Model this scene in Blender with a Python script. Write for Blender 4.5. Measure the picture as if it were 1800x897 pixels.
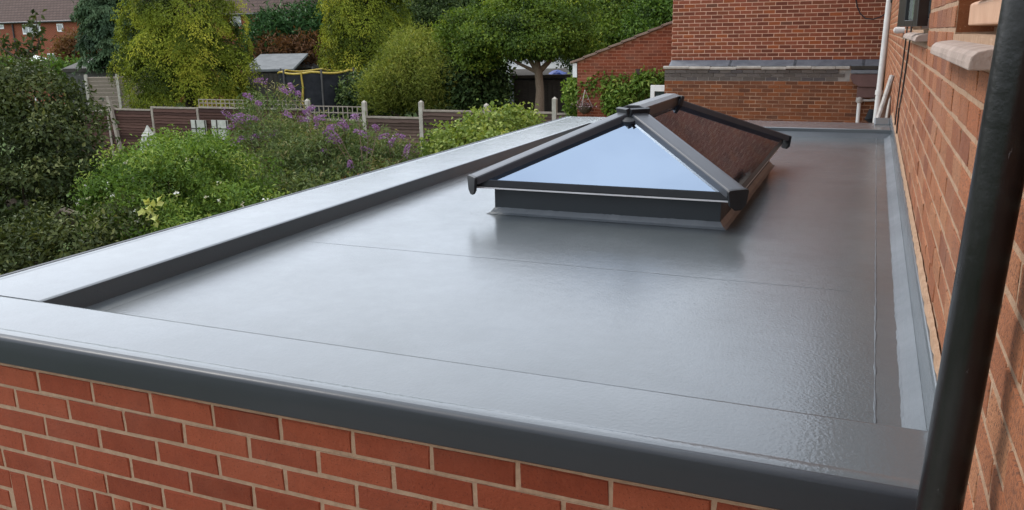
import bpy, math, random
import numpy as np
from mathutils import Matrix, Vector
random.seed(7)
for o in list(bpy.data.objects): bpy.data.objects.remove(o)
S = bpy.context.scene
COL = S.collection
R = math.radians

# ------------------------------------------------------------------ camera
CAM = np.array([-.2076, -1.5971, .8518]); YAW, PITCH, ROLL, FPX = .4012, -.2550, -.0175, 1478.65
_cy, _sy, _cp, _sp = math.cos(YAW), math.sin(YAW), math.cos(PITCH), math.sin(PITCH)
FW = np.array([-_sy*_cp, _cy*_cp, _sp]); _r = np.array([_cy, _sy, 0.]); _u = np.cross(_r, FW)
RT = math.cos(ROLL)*_r + math.sin(ROLL)*_u; UP = -math.sin(ROLL)*_r + math.cos(ROLL)*_u
cd = bpy.data.cameras.new('camera'); cam = bpy.data.objects.new('camera', cd); COL.objects.link(cam)
cd.sensor_width = 36; cd.lens = FPX/1800*36; cd.clip_start = .02; cd.clip_end = 2000
m = Matrix.Identity(4)
for i in range(3):
    m[i][0], m[i][1], m[i][2], m[i][3] = RT[i], UP[i], -FW[i], CAM[i]
cam.matrix_world = m
S.camera = cam

# ------------------------------------------------------------------ sky, sun, exposure
SUN_EL, SUN_AZ = R(46), R(285)          # azimuth measured from +Y towards +X : veiled sun over the garden, ahead and left
w = bpy.data.worlds.new('World'); S.world = w; w.use_nodes = True
nt = w.node_tree; nt.nodes.clear()
def N(tree, t, **kw):
    n = tree.nodes.new(t)
    for k, v in kw.items(): setattr(n, k, v)
    return n
sky = N(nt, 'ShaderNodeTexSky', sky_type='NISHITA', sun_disc=False, sun_elevation=SUN_EL, sun_rotation=SUN_AZ, air_density=1.0, dust_density=1.6, ozone_density=1.2)
tc = N(nt, 'ShaderNodeTexCoord')
mp = N(nt, 'ShaderNodeMapping'); mp.inputs['Scale'].default_value = (1, 1, 2.1)
nt.links.new(tc.outputs['Generated'], mp.inputs['Vector'])
nz = N(nt, 'ShaderNodeTexNoise'); nz.inputs['Scale'].default_value = 2.8; nz.inputs['Detail'].default_value = 6; nz.inputs['Roughness'].default_value = .52
nt.links.new(mp.outputs[0], nz.inputs['Vector'])
rmp = N(nt, 'ShaderNodeValToRGB'); rmp.color_ramp.elements[0].position = .30; rmp.color_ramp.elements[1].position = .66
rmp.color_ramp.elements[0].color = (.45, .45, .45, 1); rmp.color_ramp.elements[1].color = (.95, .95, .95, 1)
nt.links.new(nz.outputs['Fac'], rmp.inputs['Fac'])
mx = N(nt, 'ShaderNodeMixRGB'); mx.inputs['Color2'].default_value = (9.8, 10.5, 11.5, 1)
nt.links.new(rmp.outputs['Color'], mx.inputs['Fac']); nt.links.new(sky.outputs['Color'], mx.inputs['Color1'])
bg = N(nt, 'ShaderNodeBackground'); bg.inputs['Strength'].default_value = .11
wo = N(nt, 'ShaderNodeOutputWorld')
nt.links.new(mx.outputs[0], bg.inputs['Color']); nt.links.new(bg.outputs[0], wo.inputs['Surface'])
sl = bpy.data.lights.new('sun', 'SUN'); sl.energy = 1.2; sl.angle = R(20); sl.color = (1, .95, .88)
so = bpy.data.objects.new('sun', sl); COL.objects.link(so)
sd = Vector((math.sin(SUN_AZ)*math.cos(SUN_EL), math.cos(SUN_AZ)*math.cos(SUN_EL), math.sin(SUN_EL)))
so.rotation_euler = sd.to_track_quat('Z', 'Y').to_euler(); so.location = (-8, -4, 12)
S.view_settings.view_transform = 'Standard'; S.view_settings.look = 'None'; S.view_settings.gamma = 1
S.view_settings.exposure = .95
S.render.engine = 'CYCLES'

# ------------------------------------------------------------------ pixel helpers
def ray(px, py): return FW + RT*(px-900)/FPX + UP*(448.5-py)/FPX
def at(px, py, w): return CAM + w*ray(px, py)
def at_ax(px, py, ax, v):
    d = ray(px, py); return CAM + d*(v-CAM[ax])/d[ax]
def pr(X):
    d = np.asarray(X)-CAM; w = d@FW
    return 900+FPX*(d@RT)/w, 448.5-FPX*(d@UP)/w, w
GROUND = -3.2

# ------------------------------------------------------------------ materials
MATS = {}
def newmat(name):
    m = bpy.data.materials.new(name); m.use_nodes = True; MATS[name] = m
    t = m.node_tree; b = t.nodes['Principled BSDF']; return m, t, b
def ramp(t, fac, stops, interp='LINEAR'):
    r = N(t, 'ShaderNodeValToRGB'); cr = r.color_ramp; cr.interpolation = interp
    while len(cr.elements) < len(stops): cr.elements.new(.5)
    for e, (p, c) in zip(cr.elements, stops): e.position = p; e.color = (*c, 1)
    t.links.new(fac, r.inputs['Fac']); return r.outputs['Color']
def noise(t, scale, detail=4, rough=.5, vec=None, dist=0, coord='Object'):
    n = N(t, 'ShaderNodeTexNoise'); n.inputs['Scale'].default_value = scale; n.inputs['Detail'].default_value = detail
    n.inputs['Roughness'].default_value = rough; n.inputs['Distortion'].default_value = dist
    if vec is None: vec = N(t, 'ShaderNodeTexCoord').outputs[coord]
    t.links.new(vec, n.inputs['Vector']); return n.outputs['Fac']
def wpos(t): return N(t, 'ShaderNodeNewGeometry').outputs['Position']
def scaled(t, vec, s):
    mpn = N(t, 'ShaderNodeMapping'); mpn.inputs['Scale'].default_value = s; t.links.new(vec, mpn.inputs['Vector']); return mpn.outputs[0]
def math_(t, op, a, b=None):
    n = N(t, 'ShaderNodeMath', operation=op)
    for i, x in enumerate((a, b)):
        if x is None: continue
        if isinstance(x, (int, float)): n.inputs[i].default_value = x
        else: t.links.new(x, n.inputs[i])
    return n.outputs[0]
def mixc(t, fac, a, b, mode='MIX'):
    n = N(t, 'ShaderNodeMixRGB', blend_type=mode)
    for s, x in (('Fac', fac), ('Color1', a), ('Color2', b)):
        if isinstance(x, (int, float)): n.inputs[s].default_value = x
        elif isinstance(x, tuple): n.inputs[s].default_value = (*x, 1)
        else: t.links.new(x, n.inputs[s])
    return n.outputs[0]
def bump(t, b, h, strength, dist):
    n = N(t, 'ShaderNodeBump'); n.inputs['Strength'].default_value = strength; n.inputs['Distance'].default_value = dist
    t.links.new(h, n.inputs['Height']); t.links.new(n.outputs[0], b.inputs['Normal'])
def varied(name, c1, c2, rough=.6, scale=6, bmp=0, bscale=60, spec=.5, stretch=None, metal=0, detail=5):
    m, t, b = newmat(name); p = wpos(t)
    if stretch: p = scaled(t, p, stretch)
    c = ramp(t, noise(t, scale, detail, .6, p), [(.3, c1), (.7, c2)])
    t.links.new(c, b.inputs['Base Color']); b.inputs['Roughness'].default_value = rough
    b.inputs['Specular IOR Level'].default_value = spec; b.inputs['Metallic'].default_value = metal
    if bmp: bump(t, b, noise(t, bscale, 5, .6, p), bmp, .01)
    return m
def brick_mat(name, stops, speck=None, streak=False, bstr=.6, speck_cut=.62, edge=.35):
    m, t, b = newmat(name)
    oi = N(t, 'ShaderNodeObjectInfo').outputs['Random']
    at_ = N(t, 'ShaderNodeAttribute', attribute_name='rnd').outputs['Fac']
    v = math_(t, 'FRACT', math_(t, 'ADD', math_(t, 'MULTIPLY', oi, 7.13), math_(t, 'MULTIPLY', at_, 5.7)))
    c = ramp(t, v, stops)
    p = wpos(t)
    n1 = noise(t, 22, 6, .65, p)
    c = mixc(t, math_(t, 'MULTIPLY', n1, .7), c, mixc(t, 1, c, (.42, .36, .34), 'MULTIPLY'))
    if speck:
        n2 = noise(t, 170, 3, .6, p)
        k = math_(t, 'MULTIPLY', math_(t, 'GREATER_THAN', n2, speck_cut), .75)
        c = mixc(t, k, c, speck)
    # weathered pale bloom with its own shape
    n4 = noise(t, 2.3, 5, .6, p)
    c = mixc(t, ramp(t, n4, [(.5, (0, 0, 0)), (.72, (edge, edge, edge))]), c, (.50, .36, .27))
    t.links.new(c, b.inputs['Base Color']); b.inputs['Roughness'].default_value = .85; b.inputs['Specular IOR Level'].default_value = .25
    if streak:
        h = noise(t, 1, 4, .7, scaled(t, p, (260, 260, 14)))
        h = math_(t, 'ADD', math_(t, 'MULTIPLY', h, .6), math_(t, 'MULTIPLY', noise(t, 120, 4, .7, p), .7))
    else: h = noise(t, 110, 5, .7, p)
    bump(t, b, h, bstr, .006)
    return m
brick_mat('brick_new', [(0, (.24, .052, .022)), (.35, (.31, .070, .031)), (.7, (.36, .092, .042)), (1, (.28, .060, .027))], speck=(.09, .022, .014), speck_cut=.64, bstr=.8, edge=.05)
brick_mat('brick_house', [(0, (.29, .100, .044)), (.25, (.40, .160, .072)), (.45, (.34, .120, .050)), (.6, (.25, .088, .044)), (.8, (.42, .19, .092)), (1, (.38, .130, .054))], speck=(.10, .045, .028), streak=True, bstr=1.0, speck_cut=.56, edge=.10)
brick_mat('brick_far', [(0, (.15, .045, .025)), (.25, (.23, .07, .038)), (.5, (.28, .082, .042)), (.72, (.19, .062, .033)), (.88, (.33, .09, .03)), (1, (.14, .06, .038))], bstr=.4, edge=.0)
brick_mat('brick_old', [(0, (.12, .05, .028)), (.25, (.19, .068, .030)), (.5, (.26, .086, .030)), (.75, (.15, .058, .030)), (1, (.23, .090, .042))], speck=(.36, .21, .13), bstr=.7, speck_cut=.68, edge=.06)
brick_mat('brick_grey', [(0, (.10, .085, .075)), (.5, (.15, .13, .115)), (1, (.09, .08, .08))], bstr=.4, edge=.0)
brick_mat('brick_lean', [(0, (.20, .050, .024)), (.5, (.28, .072, .032)), (1, (.17, .050, .026))], bstr=.4, edge=.1)
varied('mortar_buff', (.32, .215, .14), (.43, .30, .20), .9, 40, .5, 200, .2)
varied('mortar_pale', (.27, .165, .10), (.385, .255, .17), .9, 30, .6, 160, .2)
varied('mortar_far', (.50, .29, .20), (.58, .36, .25), .9, 8, 0, 60, .2)
varied('mortar_lean', (.30, .125, .075), (.38, .18, .115), .9, 8, 0, 60, .2)
varied('mortar_old', (.20, .10, .06), (.42, .27, .18), .9, 3, 0, 60, .2)
varied('mortar_grey', (.20, .18, .165), (.30, .27, .24), .9, 8, 0, 60, .2)

def grp(name, c1, c2, r1, r2, bs, bscale, coat=.85, crough=.10):
    m, t, b = newmat(name); p = wpos(t)
    t.links.new(ramp(t, noise(t, 1.6, 6, .6, p), [(.3, c1), (.7, c2)]), b.inputs['Base Color'])
    rr = ramp(t, noise(t, 3.1, 6, .65, p), [(.35, (r1,)*3), (.68, (r2,)*3)])
    t.links.new(rr, b.inputs['Roughness']); b.inputs['Specular IOR Level'].default_value = .45; b.inputs['Coat Weight'].default_value = coat; t.links.new(ramp(t, noise(t, 2.2, 8, .68, p, 1.2), [(.38, (crough*.75,)*3), (.5, (crough,)*3), (.53, (crough*1.45,)*3), (.60, (crough*.95,)*3), (.75, (crough*1.5,)*3)]), b.inputs['Coat Roughness'])
    h = math_(t, 'ADD', math_(t, 'MULTIPLY', noise(t, bscale, 3, .55, p), 1.0), math_(t, 'MULTIPLY', noise(t, 5.5, 3, .5, p), .7))
    h = math_(t, 'ADD', h, math_(t, 'MULTIPLY', noise(t, 1, 3, .5, scaled(t, p, (3, 26, 3))), .4))
    bump(t, b, h, bs, .0016); t.links.new(b.inputs['Normal'].links[0].from_socket, b.inputs['Coat Normal'])
    return m
grp('grp_deck', (.056, .067, .072), (.068, .080, .085), .38, .52, .55, 105)
grp('grp_trim', (.060, .071, .077), (.068, .080, .086), .40, .52, .45, 105)
grp('grp_fibre', (.062, .074, .084), (.12, .135, .148), .40, .55, .9, 260, .25)
grp('grp_shaded_face', (.015, .020, .024), (.019, .025, .029), .5, .6, .15, 40, .0)  # roof paint darkened for the kerb sides, their shade put into the colour
grp('grp_shaded_edge', (.015, .019, .025), (.019, .024, .031), .50, .6, .2, 60, .1)  # same roof paint for the edge trim, fascia shade mixed into its colour
varied('cast_black', (.010, .010, .011), (.018, .018, .019), .34, 14, .25, 90, .5)
# black downpipe with pale paint flecks
m, t, b = newmat('pipe_black'); p = wpos(t)
c = ramp(t, noise(t, 5, 6, .6, p), [(.35, (.004, .004, .005)), (.65, (.011, .011, .012))])
k = ramp(t, noise(t, 38, 5, .75, scaled(t, p, (1, 1, .35))), [(.66, (0, 0, 0)), (.72, (.8, .8, .8))])   # pale scuffs and paint flecks
t.links.new(mixc(t, k, c, (.16, .165, .175)), b.inputs['Base Color'])
t.links.new(ramp(t, noise(t, 20, 5, .6, scaled(t, p, (1, 1, .15))), [(.35, (.24,)*3), (.7, (.45,)*3)]), b.inputs['Roughness'])
b.inputs['Specular IOR Level'].default_value = .4
bump(t, b, noise(t, 40, 4, .6, p), .25, .004)
varied('alu_grey', (.040, .043, .050), (.048, .051, .058), .36, 9, 0, 60, .5)
varied('alu_cap', (.085, .088, .092), (.11, .112, .115), .42, 30, .1, 120, .5)
varied('alu_dark', (.012, .013, .015), (.018, .019, .021), .4, 9, 0, 60, .4)
varied('gasket_white', (.5, .5, .5), (.6, .6, .6), .5)
# coated roof glass : partly mirror, partly clear
m, t, b = newmat('roof_glass'); t.nodes.remove(b); out = t.nodes['Material Output']
gl = N(t, 'ShaderNodeBsdfGlossy'); gl.inputs['Color'].default_value = (.51, .63, .80, 1); gl.inputs['Roughness'].default_value = .045
tr = N(t, 'ShaderNodeBsdfTransparent'); tr.inputs['Color'].default_value = (.16, .20, .24, 1)
fr = N(t, 'ShaderNodeFresnel'); fr.inputs['IOR'].default_value = 1.5
mixs = N(t, 'ShaderNodeMixShader')
fac = math_(t, 'ADD', fr.outputs[0], .36)
t.links.new(fac, mixs.inputs[0]); t.links.new(tr.outputs[0], mixs.inputs[1]); t.links.new(gl.outputs[0], mixs.inputs[2])
bn = N(t, 'ShaderNodeBump'); bn.inputs['Strength'].default_value = .085; bn.inputs['Distance'].default_value = .005
p = wpos(t); t.links.new(noise(t, 6, 1, .4, p, .3), bn.inputs['Height']); t.links.new(bn.outputs[0], gl.inputs['Normal'])
t.links.new(mixs.outputs[0], out.inputs['Surface'])
m, t, b = newmat('window_glass'); b.inputs['Base Color'].default_value = (.03, .04, .045, 1); b.inputs['Roughness'].default_value = .05; b.inputs['Specular IOR Level'].default_value = .8
m, t, b = newmat('window_glass_mirror'); b.inputs['Base Color'].default_value = (.14, .16, .15, 1); b.inputs['Roughness'].default_value = .04; b.inputs['Specular IOR Level'].default_value = 1
varied('white_paint', (.66, .66, .64), (.76, .76, .74), .45, 12)
varied('white_plastic', (.60, .60, .58), (.72, .71, .68), .35, 9)
varied('plaster', (.6, .6, .58), (.7, .7, .68), .8, 3)
varied('stone_sill', (.22, .165, .135), (.36, .28, .235), .8, 12, .35, 120, .4)
varied('timber_brown', (.38, .19, .07), (.55, .30, .125), .45, 6, .1, 60, .5, (30, 30, 3))
varied('terracotta', (.40, .22, .13), (.50, .30, .19), .55, 7, .1, 60)
varied('black_frame', (.009, .009, .010), (.014, .014, .015), .3, 9)
varied('lead', (.085, .095, .110), (.15, .16, .175), .5, 7, .15, 30)
varied('coping_stone', (.26, .235, .20), (.42, .38, .33), .85, 6, .4, 60)
varied('concrete_post', (.30, .27, .22), (.46, .42, .36), .9, 8, .4, 80)
def board_mat(name, c1, c2):
    m, t, b = newmat(name); p = wpos(t); oi = N(t, 'ShaderNodeObjectInfo').outputs['Random']
    f = math_(t, 'ADD', math_(t, 'MULTIPLY', noise(t, 3, 6, .65, scaled(t, p, (1.5, 1.5, 26))), .75), math_(t, 'MULTIPLY', oi, .45))
    t.links.new(ramp(t, f, [(.3, c1), (.85, c2)]), b.inputs['Base Color']); b.inputs['Roughness'].default_value = .85; b.inputs['Specular IOR Level'].default_value = .2
board_mat('fence_wood', (.028, .016, .012), (.13, .085, .066))
board_mat('fence_wood_red', (.026, .011, .008), (.095, .048, .036))
varied('fence_rail', (.22, .18, .145), (.34, .29, .24), .85, 5, .3, 60, .3)
varied('fence_grey', (.17, .135, .105), (.27, .22, .175), .85, 5, .3, 40, .3, (2, 2, 30))
varied('shed_wood', (.030, .026, .022), (.060, .052, .042), .85, 4, .3, 40, .3, (2, 2, 30))
varied('felt_grey', (.10, .105, .105), (.16, .165, .165), .95, 3, .2, 40)
varied('felt_pale', (.27, .275, .27), (.36, .365, .36), .9, 3)
varied('felt_dark', (.06, .057, .052), (.10, .095, .088), .95, 2, .2, 40)
varied('tile_brown', (.105, .062, .048), (.16, .095, .075), .8, 3, .3, 20)
varied('pantile_brown', (.16, .10, .075), (.25, .17, .13), .85, 5, .3, 20)
varied('brown_paint', (.085, .040, .036), (.115, .058, .050), .5, 5)
varied('net_black', (.012, .013, .015), (.030, .031, .034), .9, 3, 0, 40, .2)
varied('pad_yellow', (.30, .21, .02), (.46, .33, .05), .6, 6)
varied('tarp_blue', (.02, .06, .32), (.05, .12, .5), .5, 12)
varied('pale_board', (.32, .315, .27), (.48, .47, .41), .75, 9)
varied('old_cable', (.24, .22, .20), (.42, .39, .36), .7, 25)
varied('bird_wood', (.04, .028, .018), (.09, .066, .042), .85, 20, .2, 60)
varied('bark', (.045, .034, .025), (.10, .078, .058), .9, 12, .6, 40, .2, (6, 6, 1))
varied('pale_bark', (.12, .085, .055), (.22, .165, .115), .9, 12, .6, 40, .2, (6, 6, 1))
varied('soil', (.03, .024, .018), (.06, .05, .035), .95, 2)
# lawn
varied('grass', (.035, .06, .015), (.07, .105, .03), .95, 1.3, .4, 60, .1)
def tile_mat(name, c1, c2, sx, sz):
    m, t, b = newmat(name)
    br = N(t, 'ShaderNodeTexBrick'); br.inputs['Scale'].default_value = 1; br.inputs['Brick Width'].default_value = sx; br.inputs['Row Height'].default_value = sz
    br.inputs['Mortar Size'].default_value = .02; br.inputs['Color1'].default_value = (*c1, 1); br.inputs['Color2'].default_value = (*c2, 1); br.inputs['Mortar'].default_value = tuple(x*.35 for x in c1)+(1,)
    g = N(t, 'ShaderNodeNewGeometry').outputs['Position']; sp = N(t, 'ShaderNodeSeparateXYZ'); t.links.new(g, sp.inputs[0])
    cb = N(t, 'ShaderNodeCombineXYZ'); t.links.new(sp.outputs[0], cb.inputs[0]); t.links.new(sp.outputs[2], cb.inputs[1])
    t.links.new(cb.outputs[0], br.inputs['Vector'])
    c = mixc(t, math_(t, 'MULTIPLY', noise(t, .9, 5, .6, g), .7), br.outputs['Color'], tuple(x*.6 for x in c2))
    t.links.new(c, b.inputs['Base Color']); b.inputs['Roughness'].default_value = .85; b.inputs['Specular IOR Level'].default_value = .2
    return m
tile_mat('terrace_tiles', (.070, .043, .035), (.095, .060, .050), .30, .17)
tile_mat('terrace_brick', (.30, .092, .050), (.37, .125, .068), .225, .075)

def leaf_mat(name, stops, trans=.3, rough=.6, spec=.16):
    m, t, b = newmat(name); out = t.nodes['Material Output']
    f = N(t, 'ShaderNodeAttribute', attribute_name='lc').outputs['Fac']
    c = ramp(t, f, [(p_, tuple(min(1, x*1.28) for x in c_)) for p_, c_ in stops])
    t.links.new(c, b.inputs['Base Color']); b.inputs['Roughness'].default_value = rough; b.inputs['Specular IOR Level'].default_value = spec
    tl = N(t, 'ShaderNodeBsdfTranslucent'); t.links.new(mixc(t, 1, c, (1.0, 1.0, .55), 'MULTIPLY'), tl.inputs['Color'])
    ms = N(t, 'ShaderNodeMixShader'); ms.inputs[0].default_value = trans
    t.links.new(b.outputs[0], ms.inputs[1]); t.links.new(tl.outputs[0], ms.inputs[2]); t.links.new(ms.outputs[0], out.inputs['Surface'])
    return m
leaf_mat('leaf_dark', [(0, (.010, .018, .004)), (.5, (.036, .050, .013)), (.85, (.075, .090, .024)), (1, (.13, .14, .05))], .2, .6, .2)
leaf_mat('leaf_fresh', [(0, (.024, .050, .008)), (.5, (.075, .135, .020)), (.85, (.14, .21, .035)), (1, (.22, .27, .06))])
leaf_mat('leaf_buddleja', [(0, (.026, .044, .014)), (.5, (.075, .110, .036)), (.85, (.135, .170, .058)), (1, (.19, .17, .075))])
leaf_mat('leaf_yellowgreen', [(0, (.05, .085, .014)), (.5, (.13, .18, .035)), (.85, (.22, .26, .06)), (1, (.34, .36, .11))])
leaf_mat('leaf_golden', [(0, (.010, .020, .003)), (.35, (.070, .095, .008)), (.7, (.175, .205, .018)), (1, (.33, .315, .035))], .2)
leaf_mat('leaf_willow', [(0, (.045, .062, .010)), (.5, (.13, .16, .026)), (.85, (.21, .23, .042)), (1, (.28, .27, .06))])
leaf_mat('leaf_apple', [(0, (.014, .030, .005)), (.5, (.060, .100, .013)), (.85, (.125, .175, .022)), (1, (.20, .23, .03))])
leaf_mat('leaf_deep', [(0, (.010, .020, .006)), (.5, (.030, .052, .014)), (.85, (.058, .086, .022)), (1, (.09, .115, .03))], .15)
leaf_mat('leaf_yew', [(0, (.008, .022, .007)), (.5, (.024, .064, .016)), (.85, (.045, .10, .026)), (1, (.07, .13, .035))], .1)
leaf_mat('leaf_blue', [(0, (.022, .040, .020)), (.5, (.050, .085, .040)), (.85, (.08, .12, .058)), (1, (.10, .14, .07))], .1)
leaf_mat('leaf_rust', [(0, (.045, .022, .010)), (.5, (.10, .045, .018)), (.85, (.15, .075, .028)), (1, (.10, .09, .03))])
leaf_mat('leaf_grass', [(0, (.030, .055, .012)), (1, (.09, .13, .035))])
leaf_mat('petal_purple', [(0, (.13, .055, .15)), (.6, (.23, .115, .27)), (1, (.36, .23, .38))], .25, .6, .2)
leaf_mat('petal_white', [(0, (.6, .58, .5)), (1, (.8, .78, .72))], .3, .6, .2)
leaf_mat('petal_mixed', [(0, (.05, .06, .03)), (.5, (.14, .07, .09)), (.8, (.30, .22, .24)), (1, (.16, .06, .06))], .3, .6, .2)

# ------------------------------------------------------------------ object helpers
WL = {}
def _link(o, parent, loc):
    COL.objects.link(o)
    loc = np.array(loc, float)
    if parent is not None:
        o.parent = parent; o.location = loc-WL[parent.name]
    else: o.location = loc
    WL[o.name] = loc
def tag(o, label=None, cat=None, group=None, kind=None):
    if label: o['label'] = label
    if cat: o['category'] = cat
    if group: o['group'] = group
    if kind: o['kind'] = kind
    return o
def root(name, label, cat, loc, group=None):
    o = bpy.data.objects.new(name, None); o.empty_display_size = .2
    _link(o, None, loc); return tag(o, label, cat, group)
class MB:
    def __init__(s): s.v, s.f = [], []
    def add(s, vs, fs):
        b = len(s.v); s.v += [tuple(map(float, p)) for p in vs]; s.f += [tuple(i+b for i in f) for f in fs]; return s
    def box(s, x0, x1, y0, y1, z0, z1):
        return s.add([(x0,y0,z0),(x1,y0,z0),(x1,y1,z0),(x0,y1,z0),(x0,y0,z1),(x1,y0,z1),(x1,y1,z1),(x0,y1,z1)],
                     [(0,3,2,1),(4,5,6,7),(0,1,5,4),(1,2,6,5),(2,3,7,6),(3,0,4,7)])
    def obox(s, c, ax, ay, az):   # oriented box from centre and three half-axis vectors
        c, ax, ay, az = map(np.array, (c, ax, ay, az)); P = []
        for k in (-1, 1):
            for (i, j) in ((-1,-1),(1,-1),(1,1),(-1,1)): P.append(c+i*ax+j*ay+k*az)
        return s.add(P, [(0,3,2,1),(4,5,6,7),(0,1,5,4),(1,2,6,5),(2,3,7,6),(3,0,4,7)])
    def bar(s, p0, p1, wv, hv):   # bar between points, half width vector and half height vector
        p0, p1 = np.array(p0), np.array(p1)
        return s.obox((p0+p1)/2, (p1-p0)/2, wv, hv)
    def tube(s, pts, rad, n=10, cap=True):
        pts = [np.array(p, float) for p in pts]; rs = rad if hasattr(rad, '__len__') else [rad]*len(pts)
        b = len(s.v); prev = None
        for i, p in enumerate(pts):
            d = pts[min(i+1, len(pts)-1)]-pts[max(i-1, 0)]; d = d/np.linalg.norm(d)
            if prev is None:
                a = np.cross(d, (0, 0, 1) if abs(d[2]) < .9 else (1, 0, 0)); a /= np.linalg.norm(a)
            else:
                a = prev-d*(prev@d); a /= np.linalg.norm(a)
            prev = a; c = np.cross(d, a)
            for k in range(n):
                th = 2*math.pi*k/n; s.v.append(tuple(p+rs[i]*(math.cos(th)*a+math.sin(th)*c)))
        for i in range(len(pts)-1):
            for k in range(n):
                k2 = (k+1) % n; s.f.append((b+i*n+k, b+i*n+k2, b+(i+1)*n+k2, b+(i+1)*n+k))
        if cap:
            s.f.append(tuple(b+k for k in range(n))[::-1]); s.f.append(tuple(b+(len(pts)-1)*n+k for k in range(n)))
        return s
    def sweep(s, prof, axis, a0, a1, seg=1, jit=0):   # closed profile (list of 2-tuples) along x or y; axis 'x': prof=(y,z), axis 'y': prof=(x,z)
        b = len(s.v); n = len(prof)
        for i in range(seg+1):
            a = a0+(a1-a0)*i/seg
            for (p, q) in prof: s.v.append((a, p, q) if axis == 'x' else (p, a, q))
        for i in range(seg):
            for k in range(n):
                k2 = (k+1) % n; s.f.append((b+i*n+k, b+i*n+k2, b+(i+1)*n+k2, b+(i+1)*n+k))
        s.f.append(tuple(b+k for k in range(n))); s.f.append(tuple(b+seg*n+k for k in range(n))[::-1]); return s
    def prism(s, poly, axis, a0, a1):
        return s.sweep(poly, axis, a0, a1)
    def build(s, name, mat, parent=None, bev=0, smooth=False, kind=None, seg=2):
        V = np.array(s.v); lo, hi = V.min(0), V.max(0); o0 = np.array([(lo[0]+hi[0])/2, (lo[1]+hi[1])/2, lo[2]])
        me = bpy.data.meshes.new(name); me.from_pydata([tuple(v) for v in V-o0], [], s.f)
        import bmesh
        bm = bmesh.new(); bm.from_mesh(me); bmesh.ops.recalc_face_normals(bm, faces=bm.faces); bm.to_mesh(me); bm.free()
        me.materials.append(MATS[mat])
        o = bpy.data.objects.new(name, me); _link(o, parent, o0)
        if smooth:
            me.polygons.foreach_set('use_smooth', [True]*len(me.polygons))
            md = o.modifiers.new('es', 'EDGE_SPLIT'); md.split_angle = R(40)
        if bev:
            md = o.modifiers.new('bev', 'BEVEL'); md.width = bev; md.segments = seg; md.limit_method = 'ANGLE'; md.angle_limit = R(35)
        if kind: o['kind'] = kind
        return o
def box(name, mat, parent, x0, x1, y0, y1, z0, z1, bev=0, kind=None):
    return MB().box(x0, x1, y0, y1, z0, z1).build(name, mat, parent, bev, kind=kind)

# ------------------------------------------------------------------ brickwork
BL, BH, GA, CO = .213, .063, .225, .075
_bc = {}
def brick_verts(L, H, axis, rng, jit=.0012, D=.05, ch=.003):
    hl, hh = L/2, H/2; c = ch
    q = [(-hl+c, 0, -hh+c), (hl-c, 0, -hh+c), (hl-c, 0, hh-c), (-hl+c, 0, hh-c),
         (-hl, c*.8, -hh), (hl, c*.8, -hh), (hl, c*.8, hh), (-hl, c*.8, hh),
         (-hl, D, -hh), (hl, D, -hh), (hl, D, hh), (-hl, D, hh)]
    q = np.array(q); q[:8] += np.clip(rng.normal(0, jit, (8, 3)), -.0015, .0011)
    if axis == 'y': q = q[:, [1, 0, 2]].copy()     # depth goes to +x, run along y
    return q
BF = [(0,1,2,3),(4,5,1,0),(5,6,2,1),(6,7,3,2),(7,4,0,3),(8,9,5,4),(9,10,6,5),(10,11,7,6),(11,8,4,7)]
def brick_mesh(L, H, axis, mat, var, D=.05, name='brick'):
    k = (round(L, 3), round(H, 3), axis, mat, var, D)
    if k not in _bc:
        rng = np.random.default_rng(abs(hash(k[:3]+(var,))) % 99999 if False else int(L*7919+H*104729+var*31))
        me = bpy.data.meshes.new(name); q = brick_verts(L, H, axis, rng, D=D)
        F = BF if axis == 'x' else [f[::-1] for f in BF]
        me.from_pydata([tuple(v) for v in q], [], F); me.materials.append(MATS[mat]); _bc[k] = me
    return _bc[k]
def layout(u0, u1, z0, z1, uref, zref, holes=(), top=None):
    """running-bond bricks: list of (u centre, z centre, length, height); zref = a bed-joint top, uref = a perpend in even rows"""
    out = []
    k0 = math.floor((z0-zref)/CO); k1 = math.ceil((z1-zref)/CO)
    for k in range(k0, k1):
        za, zb = zref+k*CO+.006, zref+k*CO+.069
        za2, zb2 = max(za, z0), min(zb, z1)
        if zb2-za2 < .02: continue
        off = uref+(GA/2 if k % 2 else 0)
        j0 = math.floor((u0-off)/GA); j1 = math.ceil((u1-off)/GA)
        for j in range(j0, j1):
            a, b = max(off+j*GA+.006, u0), min(off+(j+1)*GA-.006, u1)
            if top is not None:
                a2 = a
                while b-a2 > .02 and min(top(a2), top(b)) < zb2: # raked gable : shorten from the low end
                    if top(a2) < top(b): a2 += .01
                    else: b -= .01
                a = a2
            segs = [(a, b)]
            for (h0, h1, g0, g1) in holes:
                if zb2 <= g0+.02 or za2 >= g1-.02: continue
                ns = []
                for (p, q) in segs:
                    if q <= h0 or p >= h1: ns.append((p, q))
                    else:
                        if p < h0-.02: ns.append((p, h0))
                        if q > h1+.02: ns.append((h1, q))
                segs = ns
            for (p, q) in segs:
                if q-p > .025: out.append(((p+q)/2, (za2+zb2)/2, q-p, zb2-za2))
    return out
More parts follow.
